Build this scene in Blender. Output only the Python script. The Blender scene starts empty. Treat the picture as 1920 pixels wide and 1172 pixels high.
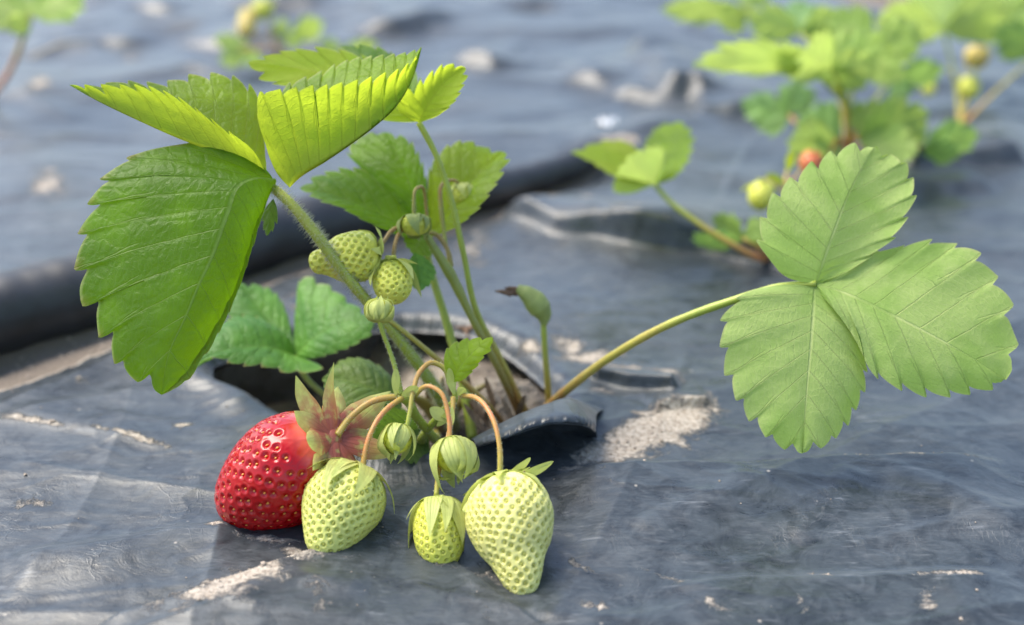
import bpy, math, random
import numpy as np
from mathutils import Vector

# ------------------------------------------------------------------ camera, world, sun, exposure
sc = bpy.context.scene
COL = sc.collection
PITCH = math.radians(25.0)
F = 2637.0                      # focal length in pixels of the 1920 px wide frame
CAMH = 25.0                     # all modelling below is in centimetres, meshes are written in metres
cd = bpy.data.cameras.new("camera")
cam = bpy.data.objects.new("camera", cd)
COL.objects.link(cam)
cam.location = (0, 0, CAMH * .01)
cam.rotation_euler = (math.pi / 2 - PITCH, 0, 0)
cd.sensor_width = 36.0
cd.lens = 36.0 * F / 1920.0
cd.clip_start = 0.02
cd.clip_end = 200.0
cd.dof.use_dof = True
cd.dof.focus_distance = 0.445
cd.dof.aperture_fstop = 5.2
cd.dof.aperture_blades = 7
sc.camera = cam

SUN_EL, SUN_AZ = math.radians(58), math.radians(-62)     # behind the plant, a little to the left
w = bpy.data.worlds.new("World")
sc.world = w
w.use_nodes = True
nt = w.node_tree
sky = nt.nodes.new("ShaderNodeTexSky")
sky.sky_type = 'NISHITA'
sky.sun_disc = False
sky.sun_elevation = SUN_EL
sky.sun_rotation = SUN_AZ
sky.dust_density = 2.0
sky.air_density = 1.0
sky.ozone_density = 1.0
bgn = nt.nodes["Background"]
bgn.inputs[1].default_value = 0.15
nt.links.new(sky.outputs[0], bgn.inputs[0])
sd = bpy.data.lights.new("sun", 'SUN')
sd.energy = 2.5
sd.angle = math.radians(42)
sd.color = (1.0, .94, .82)
sun = bpy.data.objects.new("sun", sd)
COL.objects.link(sun)
sdir = Vector((math.sin(SUN_AZ) * math.cos(SUN_EL), math.cos(SUN_AZ) * math.cos(SUN_EL), math.sin(SUN_EL)))
sun.rotation_euler = sdir.to_track_quat('Z', 'Y').to_euler()
sc.view_settings.view_transform = 'Standard'
sc.view_settings.look = 'None'
sc.view_settings.gamma = 1
sc.view_settings.exposure = 1.3

# ------------------------------------------------------------------ helpers
CP, SP = math.cos(PITCH), math.sin(PITCH)
FW = np.array([0, CP, -SP]); UP = np.array([0, SP, CP]); RT = np.array([1., 0, 0]); EYE = np.array([0, 0, CAMH])
rng = np.random.default_rng(7)

def ray(px, py): return FW + (px - 960) / F * RT - (py - 586) / F * UP
def P(px, py, d): return EYE + d * ray(px, py)                    # point d cm deep
def H(px, py, h=0.0):                                             # point h cm above the ground
    r = ray(px, py); return EYE + r * ((h - CAMH) / r[2])
def PTS(l): return np.array([P(*p[:3]) for p in l])

def tag(o, label=None, cat=None, group=None, kind=None):
    if label: o["label"] = label
    if cat: o["category"] = cat
    if group: o["group"] = group
    if kind: o["kind"] = kind
    return o

def empty(name, base, label, cat, group=None):
    o = bpy.data.objects.new(name, None)
    COL.objects.link(o)
    o.location = Vector(base) * .01
    o.empty_display_size = .01
    o["base"] = [float(c) for c in base]
    return tag(o, label, cat, group)

def mesh(name, V, Fc, mats, parent=None, attrs=None, mi=None, smooth=True, label=None):
    """V in cm, world. One mesh object; parts keep world places relative to their thing's base."""
    root = parent
    while root is not None and root.parent is not None: root = root.parent
    V = np.asarray(V, float)
    base = np.array(root["base"]) if root is not None else np.zeros(3)
    V = (V - base) * .01
    me = bpy.data.meshes.new(name)
    if isinstance(Fc, np.ndarray):
        n, k = Fc.shape
        me.vertices.add(len(V)); me.vertices.foreach_set("co", V.ravel())
        me.loops.add(n * k); me.loops.foreach_set("vertex_index", Fc.ravel().astype(np.int32))
        me.polygons.add(n); me.polygons.foreach_set("loop_start", np.arange(0, n * k, k, dtype=np.int32))
        me.update(calc_edges=True)
    else:
        me.from_pydata([tuple(v) for v in V], [], Fc)
    for m in (mats if isinstance(mats, (list, tuple)) else [mats]): me.materials.append(m)
    if mi is not None: me.polygons.foreach_set("material_index", np.asarray(mi, np.int32))
    me.polygons.foreach_set("use_smooth", np.full(len(me.polygons), smooth))
    for k, a in (attrs or {}).items():
        at = me.attributes.new(k, 'FLOAT', 'POINT')
        at.data.foreach_set("value", np.asarray(a, np.float32))
    me.validate(); me.update()
    o = bpy.data.objects.new(name, me)
    COL.objects.link(o)
    if parent is not None: o.parent = parent
    if label: o["label"] = label
    return o

class MB:
    """collects pieces into one mesh"""
    def __init__(s): s.V = []; s.F = []; s.n = 0; s.A = {}; s.mi = []
    def add(s, V, Fc, mi=0, **attrs):
        V = np.asarray(V, float); s.V.append(V)
        for f in Fc: s.F.append(tuple(int(i) + s.n for i in f)); s.mi.append(mi)
        for k in set(list(s.A) + list(attrs)):
            if k not in s.A: s.A[k] = [np.zeros(s.n)]
            s.A[k].append(np.broadcast_to(np.asarray(attrs.get(k, 0.), float), (len(V),)))
        s.n += len(V)
    def build(s, name, mats, parent=None, label=None, smooth=True):
        return mesh(name, np.concatenate(s.V), s.F, mats, parent, {k: np.concatenate(a) for k, a in s.A.items()}, s.mi, smooth, label)

def grid_faces(nu, nv, flip=False, wrap=False):
    i = np.arange(nu - 1)[:, None]; j = np.arange(nv if wrap else nv - 1)[None, :]
    j2 = (j + 1) % nv
    a, b, c, d = i * nv + j, i * nv + j2, (i + 1) * nv + j2, (i + 1) * nv + j
    q = np.stack(np.broadcast_arrays(a, b, c, d), -1).reshape(-1, 4)
    return q[:, ::-1] if flip else q

def spline(pts, us, t):
    """smooth curve through pts (k,3) at parameters us, evaluated at t"""
    pts = np.asarray(pts, float); us = np.asarray(us, float)
    k = len(pts)
    if k == 2:
        f = ((t - us[0]) / (us[1] - us[0]))[:, None]; return pts[0] * (1 - f) + pts[1] * f
    T = np.zeros_like(pts)
    du = np.diff(us)[:, None]; s = np.diff(pts, axis=0) / du
    T[1:-1] = (s[:-1] * du[1:] + s[1:] * du[:-1]) / (du[1:] + du[:-1])
    T[0] = 1.5 * s[0] - .5 * T[1]; T[-1] = 1.5 * s[-1] - .5 * T[-2]
    i = np.clip(np.searchsorted(us, t, side='right') - 1, 0, k - 2)
    h = (us[i + 1] - us[i])[:, None]; x = ((t - us[i]))[:, None] / h
    return ((2 * x**3 - 3 * x**2 + 1) * pts[i] + (x**3 - 2 * x**2 + x) * h * T[i]
            + (-2 * x**3 + 3 * x**2) * pts[i + 1] + (x**3 - x**2) * h * T[i + 1])

def chord(pts):
    d = np.linalg.norm(np.diff(np.asarray(pts, float), axis=0), axis=1) + 1e-9
    c = np.concatenate([[0], np.cumsum(d)]); return c / c[-1]

def curve(pts, n):
    pts = np.asarray(pts, float); return spline(pts, chord(pts), np.linspace(0, 1, n))

def unit(v): return v / (np.linalg.norm(v, axis=-1, keepdims=True) + 1e-12)

_perm = np.random.default_rng(3).permutation(512)
def noise(x, y):
    """2-D gradient noise, about -0.7..0.7"""
    xi = np.floor(x).astype(int); yi = np.floor(y).astype(int); xf = x - xi; yf = y - yi
    def g(ix, iy, dx, dy):
        a = _perm[(_perm[ix % 512] + iy) % 512] / 512 * 2 * np.pi
        return np.cos(a) * dx + np.sin(a) * dy
    u = xf**3 * (xf * (6 * xf - 15) + 10); v = yf**3 * (yf * (6 * yf - 15) + 10)
    return ((g(xi, yi, xf, yf) * (1 - u) + g(xi + 1, yi, xf - 1, yf) * u) * (1 - v)
            + (g(xi, yi + 1, xf, yf - 1) * (1 - u) + g(xi + 1, yi + 1, xf - 1, yf - 1) * u) * v)
def fbm(x, y, o=4, l=2.1, g=.5):
    s = 0; a = 1.
    for k in range(o): s = s + a * noise(x + 17.3 * k, y - 9.1 * k); x = x * l; y = y * l; a *= g
    return s
def sstep(a, b, x):
    t = np.clip((x - a) / (b - a), 0, 1); return t * t * (3 - 2 * t)

def tube(mb, pts, r, n=40, seg=10, mi=0, hairs=0, hair_len=.12, hair_r=.008, hair_mi=1, cap=True, **attrs):
    """swept round stem with tapered radius; optional fine hairs standing on it"""
    c = curve(pts, n); tq = np.linspace(0, 1, n)
    rr = np.interp(tq, np.linspace(0, 1, len(r)), r) if hasattr(r, '__len__') else np.full(n, r)
    t = unit(np.gradient(c, axis=0))
    nrm = np.zeros_like(c); a = np.array([0, 0, 1.]) if abs(t[0][2]) < .9 else np.array([1., 0, 0])
    for i in range(n):
        a = a - t[i] * (a @ t[i]); a = a / np.linalg.norm(a); nrm[i] = a
    bi = np.cross(t, nrm)
    th = np.linspace(0, 2 * np.pi, seg, endpoint=False)
    lump = 1 + .10 * noise(tq * n * .25 + pts[0][0], tq * 0 + pts[0][1])
    V = c[:, None] + (nrm[:, None] * np.cos(th)[None, :, None] + bi[:, None] * np.sin(th)[None, :, None]) * (rr * lump)[:, None, None]
    at = {'t': np.repeat(tq, seg)}
    for k, x in attrs.items():
        at[k] = np.repeat(np.interp(tq, np.linspace(0, 1, len(x)), x), seg) if hasattr(x, '__len__') else x
    Fs = [tuple(f) for f in grid_faces(n, seg, wrap=True)]
    if cap: Fs += [tuple(range(seg))[::-1], tuple(range((n - 1) * seg, n * seg))]
    mb.add(V.reshape(-1, 3), Fs, mi, **at)
    if hairs:
        k = rng.random(hairs) * (n - 1); i = k.astype(int); f = (k - i)[:, None]; i2 = np.minimum(i + 1, n - 1)
        cc = c[i] * (1 - f) + c[i2] * f
        ph = rng.random(hairs) * 2 * np.pi
        d = nrm[i] * np.cos(ph)[:, None] + bi[i] * np.sin(ph)[:, None]
        root = cc + d * (rr[i] * .95)[:, None]
        hd = unit(d + t[i] * rng.normal(-.1, .25, hairs)[:, None] + rng.normal(0, .15, (hairs, 3)))
        L = hair_len * rng.uniform(.55, 1.1, hairs)
        s1 = unit(np.cross(hd, t[i])); s2 = np.cross(hd, s1)
        tip = root + hd * L[:, None]
        V = np.stack([root + s1 * hair_r, root - s1 * hair_r * .5 + s2 * hair_r * .87, root - s1 * hair_r * .5 - s2 * hair_r * .87, tip], 1).reshape(-1, 3)
        b = np.arange(hairs) * 4
        mb.add(V, [q for x in b for q in ((x, x + 1, x + 3), (x + 1, x + 2, x + 3), (x + 2, x, x + 3))], hair_mi)
    return c

# ------------------------------------------------------------------ materials
def new_mat(name):
    m = bpy.data.materials.new(name); m.use_nodes = True
    m.node_tree.nodes.clear()
    return m, NT(m.node_tree)

class NT:
    def __init__(s, t): s.t = t
    def n(s, typ, **kw):
        x = s.t.nodes.new("ShaderNode" + typ)
        for k, v in kw.items(): setattr(x, k, v)
        return x
    def link(s, a, b): s.t.links.new(a, b)
    def set(s, sock, v):
        if hasattr(v, 'is_linked') or isinstance(v, bpy.types.NodeSocket): s.link(v, sock)
        elif isinstance(v, tuple) and len(v) == 3 and sock.type == 'RGBA': sock.default_value = v + (1,)
        else: sock.default_value = v
    def m(s, op, a, b=None, c=None, clamp=False):
        x = s.n("Math", operation=op); x.use_clamp = clamp
        s.set(x.inputs[0], a)
        if b is not None: s.set(x.inputs[1], b)
        if c is not None: s.set(x.inputs[2], c)
        return x.outputs[0]
    def mix(s, f, a, b, blend='MIX'):
        x = s.n("Mix", data_type='RGBA', blend_type=blend)
        s.set(x.inputs[0], f); s.set(x.inputs[6], a); s.set(x.inputs[7], b); return x.outputs[2]
    def attr(s, name): return s.n("Attribute", attribute_name=name).outputs["Fac"]
    def noise(s, vec, scale, detail=4, rough=.55, dist=0):
        x = s.n("TexNoise"); s.link(vec, x.inputs["Vector"])
        x.inputs["Scale"].default_value = scale; x.inputs["Detail"].default_value = detail
        x.inputs["Roughness"].default_value = rough; x.inputs["Distortion"].default_value = dist
        return x.outputs[0]
    def ss(s, v, a, b, lo=0., hi=1.):
        x = s.n("MapRange", interpolation_type='SMOOTHSTEP')
        s.set(x.inputs[0], v); s.set(x.inputs[1], a); s.set(x.inputs[2], b); s.set(x.inputs[3], lo); s.set(x.inputs[4], hi)
        return x.outputs[0]
    def obj(s, scale=None):
        v = s.n("TexCoord").outputs["Object"]
        if scale:
            mp = s.n("Mapping"); s.link(v, mp.inputs[0]); mp.inputs["Scale"].default_value = scale; v = mp.outputs[0]
        return v
    def bump(s, h, dist, strength=1., normal=None):
        x = s.n("Bump"); s.set(x.inputs["Height"], h); x.inputs["Distance"].default_value = dist; x.inputs["Strength"].default_value = strength
        if normal is not None: s.link(normal, x.inputs["Normal"])
        return x.outputs[0]
    def principled(s, **kw):
        x = s.n("BsdfPrincipled")
        for k, v in kw.items(): s.set(x.inputs[k.replace('_', ' ')], v)
        return x
    def out(s, sh): s.link(sh, s.n("OutputMaterial").inputs[0])

def leaf_mat(name, top, under, trans_, rough=.42, trans=.42, vein=(.30, .42, .12), tvein=.5):
    m, t = new_mat(name)
    U, v = t.attr("vu"), t.attr("vv"); av = t.m('ABSOLUTE', v)
    co = t.obj()
    wob = t.m('MULTIPLY', t.m('SUBTRACT', t.noise(co, 160, 2), .5), .10)
    Uw = t.m('ADD', U, wob)
    fr = t.m('ABSOLUTE', t.m('SUBTRACT', t.m('FRACT', t.m('ADD', Uw, .5)), .5))
    wid = t.m('MULTIPLY_ADD', av, -.024, .040)
    sec = t.ss(t.m('DIVIDE', fr, wid), 0., 1., 1., 0.)
    mid = t.ss(av, .008, .030, 1., 0.)
    # branchlets: every second half-vein leaves the secondary near the edge
    br = t.m('ABSOLUTE', t.m('SUBTRACT', t.m('FRACT', t.m('ADD', t.m('MULTIPLY_ADD', av, -.55, Uw), .95)), .5))
    brv = t.m('MULTIPLY', t.ss(br, .0, .03, 1., 0.), t.ss(av, .5, .62, 0., .75))
    # net of fine veins
    vo = t.n("TexVoronoi", feature='DISTANCE_TO_EDGE'); t.link(co, vo.inputs["Vector"]); vo.inputs["Scale"].default_value = 520
    net = t.ss(vo.outputs["Distance"], .0, .10, 1., 0.)
    ter = t.m('ABSOLUTE', t.m('SUBTRACT', t.m('FRACT', t.m('ADD', t.m('MULTIPLY', av, 17.), t.m('MULTIPLY', t.noise(co, 110, 2), 3.))), .5))
    terv = t.ss(ter, 0., .12, 1., 0.)
    veins = t.m('MAXIMUM', t.m('MAXIMUM', sec, mid), brv)
    fine = t.m('MAXIMUM', t.m('MULTIPLY', net, .45), t.m('MULTIPLY', terv, .6))
    vall = t.m('MAXIMUM', veins, t.m('MULTIPLY', fine, .7))
    big = t.noise(co, 45, 3)
    topc = t.mix(t.ss(big, .38, .62), tuple(c * .85 for c in top), tuple(c * k for c, k in zip(top, (1.5, 1.3, 1.1))))
    topc = t.mix(t.m('MULTIPLY', t.ss(t.noise(co, 420, 2), .50, .70), .40), topc, tuple(c * .8 for c in top))
    topc = t.mix(t.m('MULTIPLY', t.m('MAXIMUM', veins, t.m('MULTIPLY', fine, .45)), tvein), topc, vein)
    undc = t.mix(t.m('MULTIPLY', vall, .85), under, tuple(min(1, c * k) for c, k in zip(under, (1.65, 1.4, 1.8))))
    undc = t.mix(t.m('MULTIPLY', t.ss(big, .42, .62), .8), undc, tuple(c * k for c, k in zip(under, (.68, .80, .62))))
    undc = t.mix(t.m('MULTIPLY', t.ss(t.noise(co, 700, 2), .55, .7), .25), undc, tuple(min(1, c * 1.25) for c in under))
    geo = t.n("NewGeometry"); back = geo.outputs["Backfacing"]
    edge = t.m('MULTIPLY', t.ss(av, .965, .995), .55)
    col = t.mix(edge, t.mix(back, topc, undc), (.45, .45, .20))
    tipb = t.m('MULTIPLY', t.attr("tipb"), .8)
    col = t.mix(tipb, col, (.25, .11, .05))
    tc = t.mix(t.ss(big, .35, .68), tuple(c * .72 for c in trans_), trans_)
    tc = t.mix(t.m('MULTIPLY', vall, .6), tc, tuple(c * .55 for c in trans_))
    # convex little cushions between the veins
    vo2 = t.n("TexVoronoi", feature='DISTANCE_TO_EDGE'); t.link(co, vo2.inputs["Vector"]); vo2.inputs["Scale"].default_value = 230
    sgn = t.m('MULTIPLY_ADD', back, 2., -1.)
    hgt = t.m('ADD', t.m('MULTIPLY', t.m('ADD', t.m('ADD', veins, t.m('MULTIPLY', fine, .35)), t.m('MULTIPLY', t.ss(vo2.outputs["Distance"], 0., .25, 1., 0.), t.m('MULTIPLY_ADD', back, -.40, .55))), sgn), t.m('MULTIPLY', big, 1.3))
    nb = t.bump(hgt, .00036, .8)
    pr = t.principled(Base_Color=col, Roughness=t.m('MULTIPLY_ADD', back, .15, rough), Normal=nb, Specular_IOR_Level=t.m('MULTIPLY_ADD', back, -.18, .30))
    tr = t.n("BsdfTranslucent"); t.set(tr.inputs[0], tc); t.link(nb, tr.inputs[1])
    ms = t.n("MixShader"); ms.inputs[0].default_value = trans
    t.link(pr.outputs[0], ms.inputs[1]); t.link(tr.outputs[0], ms.inputs[2])
    t.out(ms.outputs[0])
    return m

M_LEAF = leaf_mat("leaf_green", (.060, .150, .006), (.20, .31, .045), (.40, .68, .010), trans=.50)
M_YOUNG = leaf_mat("leaf_young", (.11, .23, .010), (.29, .40, .045), (.68, .82, .045), trans=.60)
M_LEAF_GLARE = leaf_mat("leaf_glare_pale", (.22, .36, .08), (.40, .52, .16), (.58, .74, .15), trans=.48)  # background leaf green, paled in its colours to stand in for glare
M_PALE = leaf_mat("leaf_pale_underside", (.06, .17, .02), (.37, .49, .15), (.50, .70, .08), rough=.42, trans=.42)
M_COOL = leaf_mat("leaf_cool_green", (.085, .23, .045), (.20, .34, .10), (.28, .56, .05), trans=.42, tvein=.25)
M_COOL_GLARE = leaf_mat("leaf_cool_glare", (.17, .33, .11), (.31, .45, .18), (.42, .64, .13), trans=.42, tvein=.25)  # copy of the cool green with background haze lightened into its colours
M_DARK = leaf_mat("leaf_old", (.09, .16, .03), (.17, .25, .08), (.22, .38, .03), trans=.36)

def stem_mat(name, green, red, rough=.45):
    m, t = new_mat(name)
    co = t.obj((1, 1, .25)); r = t.attr("red")
    n1 = t.noise(co, 300, 3)
    c = t.mix(t.m('MULTIPLY', t.ss(n1, .4, .7), .4), green, tuple(x * .72 for x in green))
    c = t.mix(t.m('ADD', r, t.m('MULTIPLY', t.m('MULTIPLY', t.m('SUBTRACT', n1, .5), 1.2), r), clamp=True), c, red)
    pr = t.principled(Base_Color=c, Roughness=rough, Normal=t.bump(n1, .0004, .5))
    pr.inputs["Subsurface Weight"].default_value = .25
    pr.inputs["Subsurface Radius"].default_value = (.8, 1., .3)
    pr.inputs["Subsurface Scale"].default_value = .0015
    t.out(pr.outputs[0]); return m
M_STEM = stem_mat("stem", (.31, .37, .045), (.58, .18, .075))
M_STEMD = stem_mat("stem_olive", (.22, .25, .04), (.34, .15, .055))

def hair_mat():
    m, t = new_mat("plant_hair")
    pr = t.principled(Base_Color=(.62, .62, .45), Roughness=.4)
    tr = t.n("BsdfTranslucent"); tr.inputs[0].default_value = (.7, .72, .5, 1)
    ms = t.n("MixShader"); ms.inputs[0].default_value = .5
    t.link(pr.outputs[0], ms.inputs[1]); t.link(tr.outputs[0], ms.inputs[2]); t.out(ms.outputs[0]); return m
M_HAIR = hair_mat()

def sepal_mat(name, col, red=(.45, .12, .08)):
    m, t = new_mat(name)
    co = t.obj(); r = t.attr("red"); v = t.m('ABSOLUTE', t.attr("vv")); U = t.attr("vu")
    n1 = t.noise(co, 260, 3)
    strp = t.m('ABSOLUTE', t.m('SUBTRACT', t.m('FRACT', t.m('MULTIPLY', v, 2.6)), .5))
    sv = t.ss(strp, 0., .1, 1., 0.)
    c = t.mix(t.m('MULTIPLY', t.ss(n1, .4, .65), .5), col, tuple(x * .7 for x in col))
    c = t.mix(t.m('MULTIPLY', sv, .15), c, tuple(min(1, x * 1.4) for x in col))
    c = t.mix(t.m('MULTIPLY', r, t.ss(n1, .25, .6), clamp=True), c, red)
    nb = t.bump(t.m('SUBTRACT', n1, sv), .0003, .7)
    pr = t.principled(Base_Color=c, Roughness=.5, Normal=nb)
    tr = t.n("BsdfTranslucent"); t.set(tr.inputs[0], t.mix(.3, c, (.5, .6, .1)))
    ms = t.n("MixShader"); ms.inputs[0].default_value = .35
    t.link(pr.outputs[0], ms.inputs[1]); t.link(tr.outputs[0], ms.inputs[2]); t.out(ms.outputs[0]); return m
M_SEPAL = sepal_mat("sepal", (.55, .60, .17))
M_SEPALD = sepal_mat("sepal_dull", (.36, .42, .13))

def berry_mat(name, flesh, dim, shoulder, rough=.28, sss=.35, coat=.3, rad=(1., .6, .2)):
    m, t = new_mat(name)
    co = t.obj(); d = t.attr("dimple"); tc = t.attr("t")
    n1 = t.noise(co, 90, 3); n2 = t.noise(co, 900, 2)
    c = t.mix(t.m('MULTIPLY', t.ss(n1, .35, .65), .7), flesh, tuple(x * .72 for x in flesh))
    c = t.mix(t.m('MULTIPLY', d, .55), c, dim)
    c = t.mix(t.m('MULTIPLY', t.ss(t.m('ADD', tc, t.m('MULTIPLY', t.m('SUBTRACT', n1, .5), .16)), .02, .15, 1., 0.), .9), c, shoulder)
    pr = t.principled(Base_Color=c, Roughness=rough, Normal=t.bump(n2, .00004, .4), Specular_IOR_Level=.42)
    pr.inputs["Subsurface Weight"].default_value = sss
    pr.inputs["Subsurface Radius"].default_value = rad
    pr.inputs["Subsurface Scale"].default_value = .0022
    pr.inputs["Coat Weight"].default_value = coat; pr.inputs["Coat Roughness"].default_value = .12
    t.out(pr.outputs[0]); return m
M_RED = berry_mat("ripe_flesh", (.40, .0016, .0025), (.33, .0016, .003), (.74, .15, .10), rough=.17, coat=.0, sss=.15, rad=(1., .15, .1))
M_GREEN = berry_mat("unripe_flesh", (.62, .63, .17), (.44, .48, .07), (.60, .64, .20), rough=.42, coat=.08, rad=(.9, 1., .35))
M_WHITE = berry_mat("unripe_flesh_pale", (.70, .66, .22), (.52, .51, .09), (.66, .66, .24), rough=.42, coat=.08, rad=(.9, 1., .35))
M_PINK = berry_mat("reddening_flesh", (.62, .16, .06), (.5, .10, .03), (.6, .35, .15), rough=.4, coat=.1)
M_GREEN2 = berry_mat("unripe_flesh_small", (.62, .62, .09), (.42, .46, .03), (.60, .61, .14), rough=.42, coat=.1, rad=(.9, 1., .35))
M_BLUSH = berry_mat("turning_flesh", (.58, .48, .12), (.45, .28, .04), (.75, .25, .12), rough=.4, coat=.1, rad=(1., .6, .3))

def simple(name, col, rough, nscale=200, nstr=.4, dist=.0004, spec=.5, var=.4):
    m, t = new_mat(name); co = t.obj(); n1 = t.noise(co, nscale, 4)
    c = t.mix(t.ss(n1, .3, .7), tuple(x * (1 - var) for x in col), tuple(min(1, x * (1 + var * .5)) for x in col))
    pr = t.principled(Base_Color=c, Roughness=rough, Normal=t.bump(n1, dist, nstr), Specular_IOR_Level=spec)
    t.out(pr.outputs[0]); return m
M_SEEDR = simple("seed_ripe", (.70, .30, .04), .35, 900)
M_SEEDG = simple("seed_unripe", (.50, .48, .08), .4, 900)
M_BROWN = simple("withered_brown", (.14, .075, .04), .7, 700, .8)
M_STRAW = simple("straw", (.42, .36, .26), .6, 500)
M_CRUMB = simple("soil_crumb", (.36, .30, .24), .95, 600, .8, spec=.1)
M_SCRAP = simple("clear_film_scrap", (.62, .64, .66), .25, 300)

def soil_mat():
    m, t = new_mat("dry_soil"); co = t.obj()
    n1 = t.noise(co, 26, 6, .65); n2 = t.noise(co, 380, 5, .7)
    vo = t.n("TexVoronoi"); t.link(co, vo.inputs["Vector"]); vo.inputs["Scale"].default_value = 330
    c = t.mix(t.ss(n1, .3, .7), (.15, .12, .095), (.31, .265, .215))
    c = t.mix(t.m('MULTIPLY', t.ss(n2, .45, .7), .6), c, (.09, .07, .055))
    h = t.m('ADD', t.m('MULTIPLY', n2, 1.), t.m('MULTIPLY', vo.outputs["Distance"], -.7))
    pr = t.principled(Base_Color=c, Roughness=.95, Normal=t.bump(h, .002, .9), Specular_IOR_Level=.15)
    t.out(pr.outputs[0]); return m
M_SOIL = soil_mat()

def film_mat(name="black_mulch_film"):
    m, t = new_mat(name); co = t.obj(); st = t.obj((.45, 1., 1.))
    cr = t.noise(st, 38, 5, .6, .8)
    fine = t.noise(co, 230, 5, .68, .6)
    mott = t.noise(co, 75, 6, .7, 1.2)
    scr = t.noise(t.obj((.3, 1.2, 1.)), 420, 3, .7, 1.)
    grain = t.noise(co, 620, 5, .75)
    def crease(vec, sc_, w, dist):
        n = t.noise(vec, sc_, 3, .55, dist)
        return t.ss(t.m('ABSOLUTE', t.m('SUBTRACT', n, .5)), 0., w, 1., 0.)
    k1 = crease(t.obj((.7, 1.1, 1.)), 30, .016, 1.6)
    k2 = crease(t.obj((1.1, .6, 1.)), 70, .022, 1.2)
    k3 = crease(t.obj((.5, 1.3, 1.)), 120, .035, .8)
    brk = t.ss(t.noise(co, 34, 3), .50, .68)
    lines = t.m('MULTIPLY', t.m('MAXIMUM', k1, t.m('MAXIMUM', t.m('MULTIPLY', k2, .8), t.m('MULTIPLY', k3, .6))), brk)
    base = t.mix(t.ss(mott, .36, .64), (.014, .018, .021), (.036, .044, .050))
    base = t.mix(t.m('MULTIPLY', t.ss(fine, .50, .72), .30), base, (.070, .082, .090))
    # scuffs: short pale scratches running several ways, and thin dust
    def scuff(rz, sc_):
        mp = t.n("Mapping"); t.link(co, mp.inputs[0]); mp.inputs["Rotation"].default_value = (0, 0, rz); mp.inputs["Scale"].default_value = (.16, 1., 1.)
        return t.ss(t.noise(mp.outputs[0], sc_, 3, .6, .4), .62, .74)
    sc1 = t.m('MAXIMUM', scuff(.15, 420), t.m('MAXIMUM', scuff(.9, 380), scuff(-.6, 400)))
    sc1 = t.m('MULTIPLY', sc1, t.ss(t.noise(co, 42, 4, .6), .40, .66))
    base = t.mix(t.m('MULTIPLY', sc1, .30), base, (.26, .27, .28))
    dn = t.ss(t.m('ADD', t.m('MULTIPLY', cr, .6), t.m('MULTIPLY', scr, .55)), .50, .82)
    base = t.mix(t.m('MULTIPLY', dn, .16), base, (.22, .235, .25))
    base = t.mix(t.m('MULTIPLY', t.m('MULTIPLY', lines, t.ss(grain, .45, .65)), .14), base, (.40, .38, .36))
    soil = t.attr("soil")
    blot = t.noise(co, 95, 6, .72, .8)
    sn = t.m('ADD', t.m('ADD', t.m('MULTIPLY_ADD', blot, 2.6, -1.3), t.m('MULTIPLY_ADD', grain, .8, -.4)), t.m('MULTIPLY_ADD', soil, .98, -.50))
    sm = t.ss(sn, .0, .42)
    sandc = t.mix(t.ss(grain, .35, .7), (.33, .27, .21), (.60, .53, .44))
    base = t.mix(sm, base, sandc)
    base = t.mix(t.m('MULTIPLY', t.ss(soil, 1.40, 1.7), .95), base, t.mix(grain, (.10, .078, .06), (.25, .20, .155)))
    # specks of dirt
    vo = t.n("TexVoronoi"); t.link(co, vo.inputs["Vector"]); vo.inputs["Scale"].default_value = 190; vo.inputs["Randomness"].default_value = 1.
    wn = t.n("TexWhiteNoise"); t.link(vo.outputs["Position"], wn.inputs[0])
    sp = t.m('MULTIPLY', t.ss(vo.outputs["Distance"], .05, .16, 1., 0.), t.m('GREATER_THAN', wn.outputs[0], .965))
    base = t.mix(t.m('MULTIPLY', sp, .6), base, (.42, .37, .31))
    rough = t.m('ADD', t.m('MULTIPLY', sm, .45), t.m('MULTIPLY_ADD', mott, .24, .18))
    rough = t.m('ADD', rough, t.m('MULTIPLY', dn, .16), clamp=True)
    n1 = t.bump(t.m('ADD', cr, t.m('MULTIPLY', mott, .5)), .0006, .4)
    n2 = t.bump(t.m('ADD', t.m('ADD', fine, t.m('MULTIPLY', mott, 1.3)), t.m('MULTIPLY', scr, .35)), .00025, .4, n1)
    n2 = t.bump(lines, .0002, .35, n2)
    n3 = t.bump(t.m('MULTIPLY', t.m('ADD', grain, .6), sm), .0016, .8, n2)
    pr = t.principled(Base_Color=base, Roughness=rough, Normal=n3, Specular_IOR_Level=t.m('MULTIPLY_ADD', sm, -.38, .47))
    pr.inputs["Sheen Weight"].default_value = .14; pr.inputs["Sheen Roughness"].default_value = .38
    t.out(pr.outputs[0]); return m
M_FILM = film_mat()
M_HOSE = simple("hose_rubber", (.022, .024, .028), .48, 60, .25, .001, var=.5)

# ------------------------------------------------------------------ the ground and the mulch film
HOLE = [(372, 694), (470, 722), (545, 772), (640, 818), (760, 850), (870, 836), (960, 805), (1035, 770), (1040, 735), (1000, 690),
        (940, 645), (860, 612), (760, 600), (650, 612), (540, 632), (440, 655)]
hp = np.array([H(*q)[:2] for q in HOLE])
HC = np.array(H(735, 722)[:2])
ha = np.arctan2(hp[:, 1] - HC[1], hp[:, 0] - HC[0]); hr = np.hypot(*(hp - HC).T)
o_ = np.argsort(ha); ha, hr = ha[o_], hr[o_]
def hole_r(th):
    a = np.concatenate([ha - 2 * np.pi, ha, ha + 2 * np.pi]); r = np.tile(hr, 3)
    s = 0
    for k in (-.12, -.06, 0, .06, .12): s = s + np.interp(np.mod(th + k + np.pi, 2 * np.pi) - np.pi, a, r)
    return s / 5

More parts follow.
